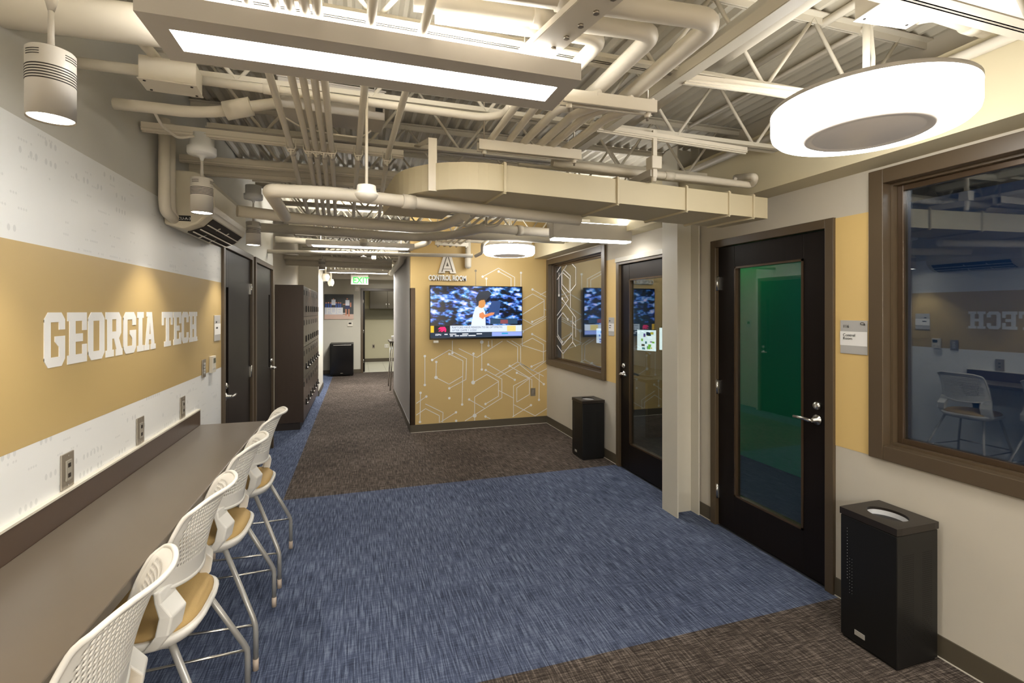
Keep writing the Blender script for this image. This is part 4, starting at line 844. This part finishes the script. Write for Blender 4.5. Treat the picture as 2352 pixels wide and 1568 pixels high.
pipe('flexible_conduit', 'thin flexible conduit drooping to the second lamp canopy', 'cable', [U(350, 248, z=2.435), U(372, 290, z=2.43), U(410, 318, z=2.43), U(445, 312, z=2.46)], 0, r=.006, fr=.05, seg=8)
pipe('flexible_conduit', 'thin white cable looping under the grey ceiling box', 'cable', [U(655, 270, z=2.50), U(690, 292, z=2.48), U(760, 308, z=2.46), U(830, 316, z=2.46), U(852, 300, z=2.50)], 0, r=.004, fr=.1, seg=8)
# grey box above the conduits
eb = thing('equipment_box', 'grey metal ceiling box with a small black label behind the conduits', 'box', tuple(U(765, 268, z=2.60)), radians(3))
MB().box((-.24, -.09, -.02), (.24, .09, .12), .003).build('body', LAMPG, eb); MB().box((.195, -.0935, .02), (.23, -.0905, .06)).build('label_plate', BLACK, eb); MB().box((-.245, -.095, .118), (.245, .095, .124)).build('lid', LAMPG, eb)
for x in (-.2, .2): MB().tube([(x, 0, .12), (x, 0, .36)], .005, 8).build('hanger_rod', NICKEL, eb)
# channel struts: bright rails under the joists at left
def rail(lab, p0, p1, z, h=.04, w=.03):
    a, b = U(*p0, z=z), U(*p1, z=z); r = thing('strut_rail', lab, 'rail', (0, 0, 0))
    MB().bar(a+V((0, 0, h/2)), b+V((0, 0, h/2)), w, h).build('channel', CREAM, r); MB().bar(a+V((0, -w/2-.002, h*.3)), b+V((0, -w/2-.002, h*.3)), .004, .004).bar(a+V((0, 0, -.003)), b+V((0, 0, -.003)), w*.35, .006).build('lip', CREAM2, r); return r
rail('long bright rail under the joists above the second cylinder lamp', (326, 300), (926, 363), 2.50)
rail('second bright rail running right from the air conditioner', (413, 371), (940, 415), 2.50)
rail('lowest wide pale rail behind the conduits above the air conditioner', (430, 398), (960, 440), 2.49, .08, .03)
rail('pale rail crossing below the deck right of the conduit bundle', (1571, 190), (2060, 250), 2.545, .03)
rail('pale rail ending at the right soffit behind the round lamp', (1370, 300), (1712, 352), 2.545, .03)
# ---- pipes in front of / under the big duct
pipe('insulated_pipe', 'fat cream pipe with mitred elbow crossing below the seven conduits', 'pipe', [U(655, 497, z=2.13), U(617, 437, z=2.16), U(760, 444, z=2.16), U(1093, 480, z=2.16), U(1330, 506, z=2.16)], 0, r=.029, fr=.03, seg=20, couplings=(2,))
pipe('insulated_pipe', 'fat shaded pipe left of centre bending up into the big duct', 'pipe', [U(545, 484, z=2.27), U(700, 503, z=2.27), U(960, 524, z=2.27), U(1010, 520, z=2.27), U(1040, 508, z=2.27), U(1068, 494, z=2.27)], 0, r=.036, fr=.09, seg=18)
pipe('insulated_pipe', 'long fat shaded pipe crossing the room under the big duct', 'pipe', [U(560, 520, z=2.42), U(960, 545, z=2.42), U(1040, 540, z=2.42), U(1110, 523, z=2.42), U(1270, 535, z=2.42), U(1366, 543, z=2.42)], 0, r=.043, fr=.1, seg=18, couplings=(3,))
pipe('conduit', 'dark flexible conduit looping under the big duct', 'cable', [U(1118, 500, z=2.33), U(1115, 520, z=2.25), U(1140, 518, z=2.25), U(1168, 488, z=2.30)], 0, r=.011, fr=.05, seg=8)
pipe('insulated_pipe', 'white pipe curving away in front of the corridor lamp', 'pipe', [U(632, 549, z=2.50), U(660, 551, z=2.50), U(940, 570, z=2.50), U(985, 556, z=2.50), U(985, 540, z=2.50)], 0, r=.038, fr=.2, seg=20)
pipe('sprinkler_pipe', 'thin pale pipe passing in front of the raised letter A', 'pipe', [U(610, 577, z=2.32), U(900, 584, z=2.32), U(1086, 587, z=2.32)], 0, r=.022, seg=14)
for i, (a, b, zc, r) in enumerate([((652, 600), (898, 612), 2.42, .06), ((648, 590), (900, 600), 2.47, .035)]):
    pipe('insulated_pipe', ['broad shaded pipe across the corridor mouth', 'slimmer shaded pipe just above the corridor mouth'][i], 'pipe', [U(*a, z=zc), U(*b, z=zc)], 0, r=r, seg=18)
pipe('insulated_pipe', 'curved pale pipe hugging the top of the corridor partition', 'pipe', [V((.56, 6.80, 2.56)), V((.595, 7.3, 2.38)), V((.595, 9.8, 2.38))], 0, r=.05, fr=.2)
pipe('duct_pipe', 'broad shaded duct crossing the far end of the corridor', 'pipe', [V((-1.9, 12.6, 2.58)), V((3.1, 12.6, 2.58))], 0, r=.16, seg=24)
hg = thing('pipe_hanger', 'vertical capped pipe stub left of the far round lamp', 'pipe', tuple(U(1075, 612, z=2.25)))
MB().lathe((0, 0, 0), [(0, -.03), (.03, -.022), (.045, 0), (.045, .14), (.038, .15), (.038, .62), (0, .62)], 20).build('stub', CREAM, hg); MB().box((-.05, -.05, .12), (.05, .05, .16), .004).build('collar', CREAM, hg)
pipe('flexible_conduit', 'bent white flexible pipe joining the far round lamp', 'cable', [U(1092, 588, z=2.33), U(1108, 580, z=2.36), U(1108, 562, z=2.42), U(1120, 552, z=2.5)], 0, r=.02, fr=.05, seg=10)
# ---- the big rectangular duct with its elbow
def rect_duct():
    r = thing('air_duct', 'large rectangular cream duct with rounded elbow crossing the room', 'duct', (0, 0, 0)); z0, z1, w = 2.20, 2.325, .35
    A = U(1143, 438, z=z0); B = U(1763, 502, z=z0); u = (B-A).normalized(); n = V((-u.y, u.x, 0)); 
    # straight run
    m = MB(); vs = []
    def ring(p, nn, zA=z0, zB=z1, ww=w): return [p+V((0, 0, zA-z0)), p+nn*ww+V((0, 0, zA-z0)), p+nn*ww+V((0, 0, zB-z0)), p+V((0, 0, zB-z0))]
    rings = [ring(B, n), ring(A, n)]; c = A+n*(w+.06); ro = w+.06
    for k in range(1, 15):
        a = (pi/2)*k/14; dirv = -n*cos(a)-u*sin(a); p = c+dirv*ro; rings.append(ring(p, -dirv))
    endp = c-u*ro; rings.append(ring(endp+n*.38, u))
    m = MB(); vs = [v for rg in rings for v in rg]; fs = [(0, 1, 2, 3)]
    for i in range(len(rings)-1):
        for k in range(4): fs.append((i*4+k, i*4+(k+1) % 4, i*4+4+(k+1) % 4, i*4+4+k))
    fs.append(tuple(range(len(vs)-4, len(vs)))); m.add(vs, fs); m.build('duct_body', DUCT, r)
    L = (B-A).length
    for t in (0.02, .38, .64, .82, .93): 
        p = A+u*L*t; q = [p-n*.006+V((0, 0, -.006)), p+n*(w+.006)+V((0, 0, -.006)), p+n*(w+.006)+V((0, 0, z1-z0+.006)), p-n*.006+V((0, 0, z1-z0+.006))]; mm = MB()
        for k in range(4): mm.bar(q[k], q[(k+1) % 4], .012, .012)
        mm.build('duct_seam', DUCT, r)
    p = c+(-n*cos(.75)-u*sin(.75))*(ro+.004); MB().box((p.x-.02, p.y-.005, z0-.004), (p.x+.02, p.y-.002, 2.44), .001).bar((p.x, p.y-.003, 2.44), (p.x, 2.86, 2.60), .04, .003).build('hanger_strap', CREAM, r)
    p = A+u*.9-n*.004; return r, A, B, u, n, L
dct, DA, DB, du, dn, DL = rect_duct()
# pipe pair and bracket in front of the duct
pipe('insulated_pipe', 'pale pipe over the big duct ending in an upturned elbow at the soffit', 'pipe', [U(1268, 374, z=2.42), U(1470, 398, z=2.42), U(1600, 410, z=2.42), U(1728, 426, z=2.42), U(1736, 404, z=2.45), U(1690, 408, z=2.50)], 0, r=.021, fr=.05, couplings=(1,))
pipe('conduit', 'thin upper conduit running along the top of the big duct', 'conduit', [U(1140, 398, z=2.3295), U(1300, 414, z=2.3295), U(1500, 436, z=2.3295), U(1690, 455, z=2.3295)], 0, r=.009)
pipe('conduit', 'thin lower conduit lying against the top of the big duct', 'conduit', [U(1190, 377, z=2.44), U(1380, 398, z=2.44), U(1560, 415, z=2.44), U(1680, 428, z=2.44), U(1690, 410, z=2.47)], 0, r=.010)
bk = thing('pipe_bracket', 'slanting grey bracket hanging in front of the big duct', 'bracket', (0, 0, 0)); a, b = U(1418, 438, z=2.37), U(1502, 396, z=2.37)
a2 = a.copy(); MB().bar(a, b, .04, .04).build('channel', LAMPG, bk); MB().box((b.x-.012, b.y-.012, 2.34), (b.x+.012, b.y+.004, JZ0+.01), .001).build('drop_rod', CREAM, bk); MB().lathe((b.x, b.y, 2.33), [(.013, -.01), (.015, 0), (.015, .015)], 6).build('nut', CREAM, bk); MB().lathe((a.x, a.y, 2.34), [(.010, -.01), (.012, 0), (.012, .012)], 6).build('nut', CREAM, bk)
MB().box((b.x-.03, b.y-.03, 2.385), (b.x+.03, b.y+.03, 2.45), .004).build('clamp', CREAM, bk)
# long light channel running lengthwise towards the right: big smooth duct plus ledges
pipe('duct_pipe', 'broad smooth duct running lengthwise above the pipe corners', 'duct', [V((1.45, -1.5, 2.74)), V((1.45, 2.45, 2.74))], 0, r=.065, seg=28, m=CREAM)
lg = thing('cable_tray', 'narrow dark lipped channel running lengthwise beside the fat pipes', 'tray', (0, 0, 0)); a, b = U(1790, 30, z=2.55), U(1320, 352, z=2.55)
d = (b-a).normalized(); a = a-d*.6; MB().bar(a, b, .05, .006).bar(a+V((.025, 0, .02)), b+V((.025, 0, .02)), .004, .04).bar(a+V((-.025, 0, .02)), b+V((-.025, 0, .02)), .004, .04).build('channel', CREAM2, lg)
pipe('conduit', 'long cream conduit following the top of the right soffit', 'conduit', [V((2.40, -2.5, 2.70)), V((2.40, 3.2, 2.70))], 0, r=.024, couplings=(0,))
pipe('conduit', 'slim conduit slanting across the deck above the round lamp', 'conduit', [V((2.2, .6, 2.925)), V((2.2, 3.0, 2.925))], 0, r=.012)
pipe('conduit', 'short thick conduit under the deck left of the round lamp', 'conduit', [V((1.98, .45, 2.925)), V((1.98, 2.2, 2.925))], 0, r=.018)
# white boxes in the top right corner
vb = thing('equipment_box', 'bright white ceiling box above the round lamp at top right', 'box', tuple(U(2080, 20, z=2.66)), radians(-6))
MB().box((-.11, -.09, 0), (.11, .09, .14), .003).build('body', CREAM, vb); MB().box((-.113, -.093, -.004), (.113, .093, 0), .001).build('cover', WHITE, vb)
for x, y in ((-.09, -.07), (.09, -.07), (-.09, .07), (.09, .07)): MB().lathe((x, y, -.004), [(.004, -.002), (.005, 0)], 8).build('screw', SLOT, vb)
pipe('insulated_pipe', 'white pipe elbow leaving the white box at top right', 'pipe', [U(2110, 35, z=2.72), U(2150, 28, z=2.72), U(2200, 45, z=2.72), U(2265, 68, z=2.72)], 0, r=.030, fr=.08, seg=16, couplings=(2,))
pn = thing('ceiling_panel', 'bright flat white channel in the top right corner', 'panel', tuple(U(2290, 10, z=2.70)), radians(-4)); MB().box((-.30, -.05, 0), (.22, .06, .05), .003).build('channel', WHITE, pn); MB().box((-.05, -.16, .0), (.4, -.09, .04), .003).build('channel', WHITE, pn)
# ---- linear lamps
def linear_lamp(x, y, z, lab, L=1.22, w=.25, h=.055, up=True, drop=True, ml=.13, mw=.055, rz=0.):
    r = thing('linear_pendant_lamp', lab, 'lamp', (x, y, z), rz, 'long linear pendant lamps'); m = MB(); a, b = L/2, w/2
    m.box((-a, -b, 0), (a, -b+mw, .02)).box((-a, b-mw, 0), (a, b, .02)).box((-a, -b+mw, 0), (-a+ml, b-mw, .02)).box((a-ml, -b+mw, 0), (a, b-mw, .02))
    m.box((-a, -b, .02), (a, -b+.012, h)).box((-a, b-.012, .02), (a, b, h)).box((-a, -b+.012, .02), (-a+.012, b-.012, h)).box((a-.012, -b+.012, .02), (a, b-.012, h)).box((-a+.012, -b+.012, h-.02), (a-.012, b-.012, h-.014))
    m.build('housing', LAMPG, r); MB().box((-a+ml, -b+mw, .010), (a-ml, b-mw, .018)).build('diffuser', E1, r, label='bright lit panel')
    if up: MB().box((-a+.05, -b+.04, h-.012), (a-.05, b-.04, h-.006)).build('upper_diffuser', E1U, r)
    for s in (-1, 1): MB().tube([(s*(a-.15), 0, h-.01), (s*(a-.15), 0, JZ1-z)], .0018, 6).build('suspension_cable', NICKEL, r)
    return r
linear_lamp(.075, 1.555, 2.385, 'large long lamp nearest the camera, top left of the view', ml=.055, mw=.068)
linear_lamp(.03, 6.1, 2.40, 'long lamp at the mouth of the corridor', mw=.04, ml=.06)
linear_lamp(.0, 10.25, 2.40, 'long lamp farthest down the corridor', mw=.04, ml=.06)
# short box lamp with a lit underside
bl = thing('box_pendant_lamp', 'short box shaped lamp with lit underside above the far round lamp', 'lamp', (2.085, 4.14, 2.295), group=None)
MB().box((-.405, -.055, .012), (.405, .055, .16), .002).build('housing', LAMPW, bl); MB().box((-.395, -.05, -.002), (.395, .05, .012), .002).build('diffuser', E1, bl); MB().box((-.39, -.04, .16), (.39, .04, .166)).build('upper_diffuser', E1U, bl)
for s in (-.3, .3): MB().tube([(s, 0, .16), (s, 0, .645)], .0018, 6).build('suspension_cable', NICKEL, bl)
# ---- drum lamps
def drum_lamp(x, y, z, lab):
    R, h, rd = .32, .115, .20; r = thing('drum_pendant_lamp', lab, 'lamp', (x, y, z), 0, 'round drum pendant lamps')
    MB().lathe((0, 0, 0), [(rd+.004, .003), (R-.05, .0), (R-.02, .006), (R-.004, .022), (R, .04), (R, h-.010)], 72).build('diffuser', E2, r, label='glowing opal ring')
    MB().lathe((0, 0, 0), [(R+.001, h-.010), (R+.001, h+.004), (0, h+.004)], 72).build('top_plate', LAMPG, r)
    MB().lathe((0, 0, 0), [(0, -.004), (rd-.03, -.004), (rd-.027, -.0015), (rd-.022, -.0015), (rd-.018, -.005), (rd-.002, -.006), (rd+.006, -.002), (rd+.006, .004)], 72).build('centre_disc', DISCGLOW, r, label='grey disc with an added faint glow in the middle of the ring')
    MB().lathe((0, 0, 0), [(.08, h+.0045), (R-.04, h+.0045), (R-.04, h+.007), (.08, h+.007)], 48).build('upper_diffuser', emis('drum_uplight', (255, 252, 246), 3.0), r); MB().tube([(0, 0, h), (0, 0, JZ1-z)], .012, 10).build('stem', CREAM2, r); MB().lathe((0, 0, JZ1-z-.05), [(.05, .03), (.055, .05)], 20).build('canopy', CREAM2, r)
    MB().tube([(.03, 0, h), (.05, .01, .3), (.02, .0, .42), (.02, 0, .6)], .007, 8).build('power_cord', CREAM2, r); return r
drum_lamp(1.827, 1.347, 2.311, 'large round drum lamp at top right near the camera')
drum_lamp(1.80, 5.83, 2.335, 'round drum lamp in front of the gold television wall')
# ---- cylinder pendants
def cyl_lamp(x, y, lab, z=2.128, top=2.47, s=1., canopy=True):
    R, h = .049*s, .17*s; r = thing('cylinder_pendant_lamp', lab, 'lamp', (x, y, z), 0, 'cylinder pendant lamps along the left wall')
    MB().lathe((0, 0, 0), [(R-.004, .006), (R, 0), (R, h), (R-.003, h+.003), (0, h+.003)], 40).build('housing', LAMPW, r)
    MB().lathe((0, 0, 0), [(0, .004), (R-.004, .004), (R-.004, .008)], 36).build('lens', E3, r, label='lit bottom lens')
    for k in range(6): MB().lathe((0, 0, h*.52+k*.0068*s), [(R+.0002, -.001), (R+.0006, .0), (R+.0006, .0012), (R+.0002, .002)], 40).build('groove', SLOT, r)
    for k in range(3):
        for a0 in (-2.3, -.55): 
            m = MB(); P = [((R+.0003)*cos(a0+t*.09), (R+.0003)*sin(a0+t*.09), h*.86+k*.006) for t in range(9)]; m.tube(P, .0010, 5); m.build('slot', SLOT, r)
    MB().tube([(0, 0, h), (0, 0, top-z)], .0055, 8, [.008, .0055]).build('stem', LAMPW, r)
    if canopy: MB().lathe((0, 0, top-z), [(.006, -.03), (.012, -.012), (.03, -.004), (.062, .000), (.064, .006), (.064, .035), (.054, .038), (.054, .10), (0, .10)], 28).build('canopy', WHITE, r)
    else: MB().lathe((0, 0, top-z), [(.007, -.035), (.015, 0)], 16).build('canopy', LAMPW, r)
    sp = bpy.data.lights.new('cylinder_spot', 'SPOT'); sp.energy = E_SPOT; sp.spot_size = radians(95); sp.spot_blend = .6; sp.color = (1, .92, .8); sp.shadow_soft_size = .04
    so = bpy.data.objects.new('cylinder_spot', sp); COL.objects.link(so); so.parent = r; so.location = (0, 0, -.006); return r
cyl_lamp(-.75, 1.535, 'large cylinder lamp nearest the camera at top left', top=2.44, canopy=False)
cyl_lamp(-.75, 2.78, 'second cylinder lamp hanging in front of the air conditioner', top=2.42)
cyl_lamp(-.75, 4.02, 'third cylinder lamp above the first dark door')
cyl_lamp(-.56, 8.2, 'small far cylinder lamp above the locker fronts', z=2.29, top=2.56)
cyl_lamp(-.75, .29, 'cylinder lamp just outside the view behind the stools')
# ---- sensors and cameras
def sensor(px, py, z, top, lab, s=1.):
    p = U(px, py, z=z); r = thing('ceiling_sensor', lab, 'sensor', tuple(p))
    MB().lathe((0, 0, 0), [(0, -.012*s), (.02*s, -.010*s), (.038*s, .004*s), (.046*s, .018*s), (.046*s, .024*s), (.040*s, .026*s), (.036*s, .055*s), (0, .055*s)], 32).build('body', OFFW, r)
    for a in (-.4, 0, .4): MB().box((-.002+a*.02, -.034*s, .002), (.002+a*.02, -.030*s, .012)).build('vent', SLOT, r)
    MB().tube([(0, 0, .05*s), (0, 0, top-z)], .006, 8).build('stem', CREAM, r); return r
sensor(842, 458, 2.09, JZ0, 'domed motion sensor hanging on a rod in front of the fat pipe')
sensor(836, 563, 2.36, JZ0, 'small domed sensor hanging in front of the corridor lamp', 1.15)
sh = thing('sprinkler', 'small sprinkler fittings on the thin pale pipe at the corridor mouth', 'sprinkler', tuple(U(835, 590, z=2.30)))
MB().lathe((0, 0, 0), [(.03, 0), (.035, .004), (.010, .008), (.010, .03), (.02, .035), (.02, .06), (0, .06)], 16).build('head', CREAM, sh); MB().tube([(-.12, 0, .05), (.14, 0, .05)], .018, 12).build('fitting', CREAM, sh); MB().lathe((.12, 0, -.03), [(.022, 0), (.030, .02), (.024, .06), (0, .07)], 16).build('cap', CREAM, sh)
for px, py, lab, s in ((748, 640, 'left white dome camera hanging at the locker end of the corridor', .07), (760, 652, 'right white bullet camera hanging past the lockers', .06)):
    p = U(px, py, Y=10.5 if s > .065 else 11.0); r = thing('security_camera', lab, 'camera', tuple(p))
    MB().lathe((0, 0, 0), [(0, -s), (s*.7, -s*.7), (s, 0), (s*1.1, .02), (s*1.1, .05), (s*.8, .1), (0, .1)], 24).build('dome', OFFW, r); MB().lathe((0, 0, 0), [(0, -s*1.02), (s*.5, -s*.92), (s*.62, -s*.78)], 20).build('dark_lens', BLACKG, r); MB().tube([(0, 0, .09), (0, 0, ZD+.01-p.z)], .02, 10).build('stem', CREAM, r)
# ---- wall air conditioner
ac = thing('air_conditioner', 'cream wall mounted split air conditioner behind the second cylinder lamp', 'air conditioner', (XL, 3.0, 2.1)); ay0, ay1 = 3.03, 3.88
prof = [(XL+.004, 2.105), (XL+.09, 2.085), (XL+.165, 2.115), (XL+.215, 2.165), (XL+.232, 2.22), (XL+.225, 2.33), (XL+.19, 2.385), (XL+.14, 2.40), (XL+.004, 2.40)]
ao = lambda m, n, mt, **k: place((XL, 3.0, 2.1), m.build(n, mt, ac, **k))
o = ao(MB().prism(prof, 'Y', ay0, ay1), 'casing', mat('ac_plastic', (206, 198, 178), .35, noise=.02)); bv = o.modifiers.new('b', 'BEVEL'); bv.width = .012; bv.segments = 3; bv.limit_method = 'ANGLE'
ao(MB().prism([(XL+.085, 2.079), (XL+.165, 2.109), (XL+.213, 2.158), (XL+.205, 2.160), (XL+.09, 2.09)], 'Y', ay0+.10, ay1-.05), 'air_outlet', SLOT, label='dark air outlet slot')
for (x, z) in ((.115, 2.083), (.150, 2.098), (.185, 2.124)): ao(MB().bar((XL+x, ay0+.10, z), (XL+x, ay1-.05, z), .007, .005), 'louver', OFFW)
for y in (ay0+.3, ay0+.5): ao(MB().bar((XL+.085, y, 2.076), (XL+.2, y, 2.136), .006, .006), 'louver', OFFW)
ao(MB().prism([(XL+.228, 2.19), (XL+.236, 2.22), (XL+.229, 2.33), (XL+.2, 2.378), (XL+.198, 2.374), (XL+.223, 2.328), (XL+.230, 2.22)], 'Y', ay0+.03, ay1-.03), 'front_panel', MATS['ac_plastic'])
ao(MB().box((XL+.046, ay0-.002, 2.125), (XL+.13, ay0, 2.155)), 'label_plate', BLACK); t = text('label_text', 'VFCU-A-3', .02, (XL+.050, ay0-.0032, 2.132), 'B', SIGNW, None, .0003, .95); t.parent = ac; place((XL, 3.0, 2.1), t)
for i, y in enumerate((2.90, 2.975)):
    pipe('insulated_pipe', ['left of two wrapped pipes dropping down beside the air conditioner', 'right of two wrapped pipes dropping down beside the air conditioner'][i], 'pipe', [V((XL+.05, y, 2.62)), V((XL+.05, y, 2.2)), V((XL+.05, y+.02, 2.15)), V((XL+.05, ay0+.03+.03*i, 2.13))], 0, r=.026, fr=.05, seg=16)
# crossing shaded ducts deeper in the room
pipe('insulated_pipe', 'pale crosswise pipe high behind the big duct on the right', 'pipe', [V((.9, 3.15, 2.50)), V((2.4, 3.15, 2.50))], 0, r=.03)
pipe('insulated_pipe', 'fat crosswise pipe deep between duct and television wall', 'pipe', [V((1.0, 5.5, 2.51)), V((2.4, 5.5, 2.51))], 0, r=.045, seg=18)
for i, x in enumerate((1.02, 1.10, 1.18, 1.26)): pipe('conduit', '%s of four lengthwise conduits above the television, from the left' % ORD[i], 'conduit', [V((x, 4.0, 2.52)), V((x, 6.55, 2.52))], 0, r=.013, group='conduits above the television wall')
trapeze('short channel bar with conduits above the television wall', (1000, 562), (1075, 566), 2.49)
for i in range(7): pipe('conduit', '%s of seven conduits beyond the corridor lamp, from the left' % ORD[i], 'conduit', [V((-.42+i*.075, 7.6, 2.53)), V((-.42+i*.075, 12.3, 2.53))], 0, r=.014, group='conduits beyond the corridor lamp')
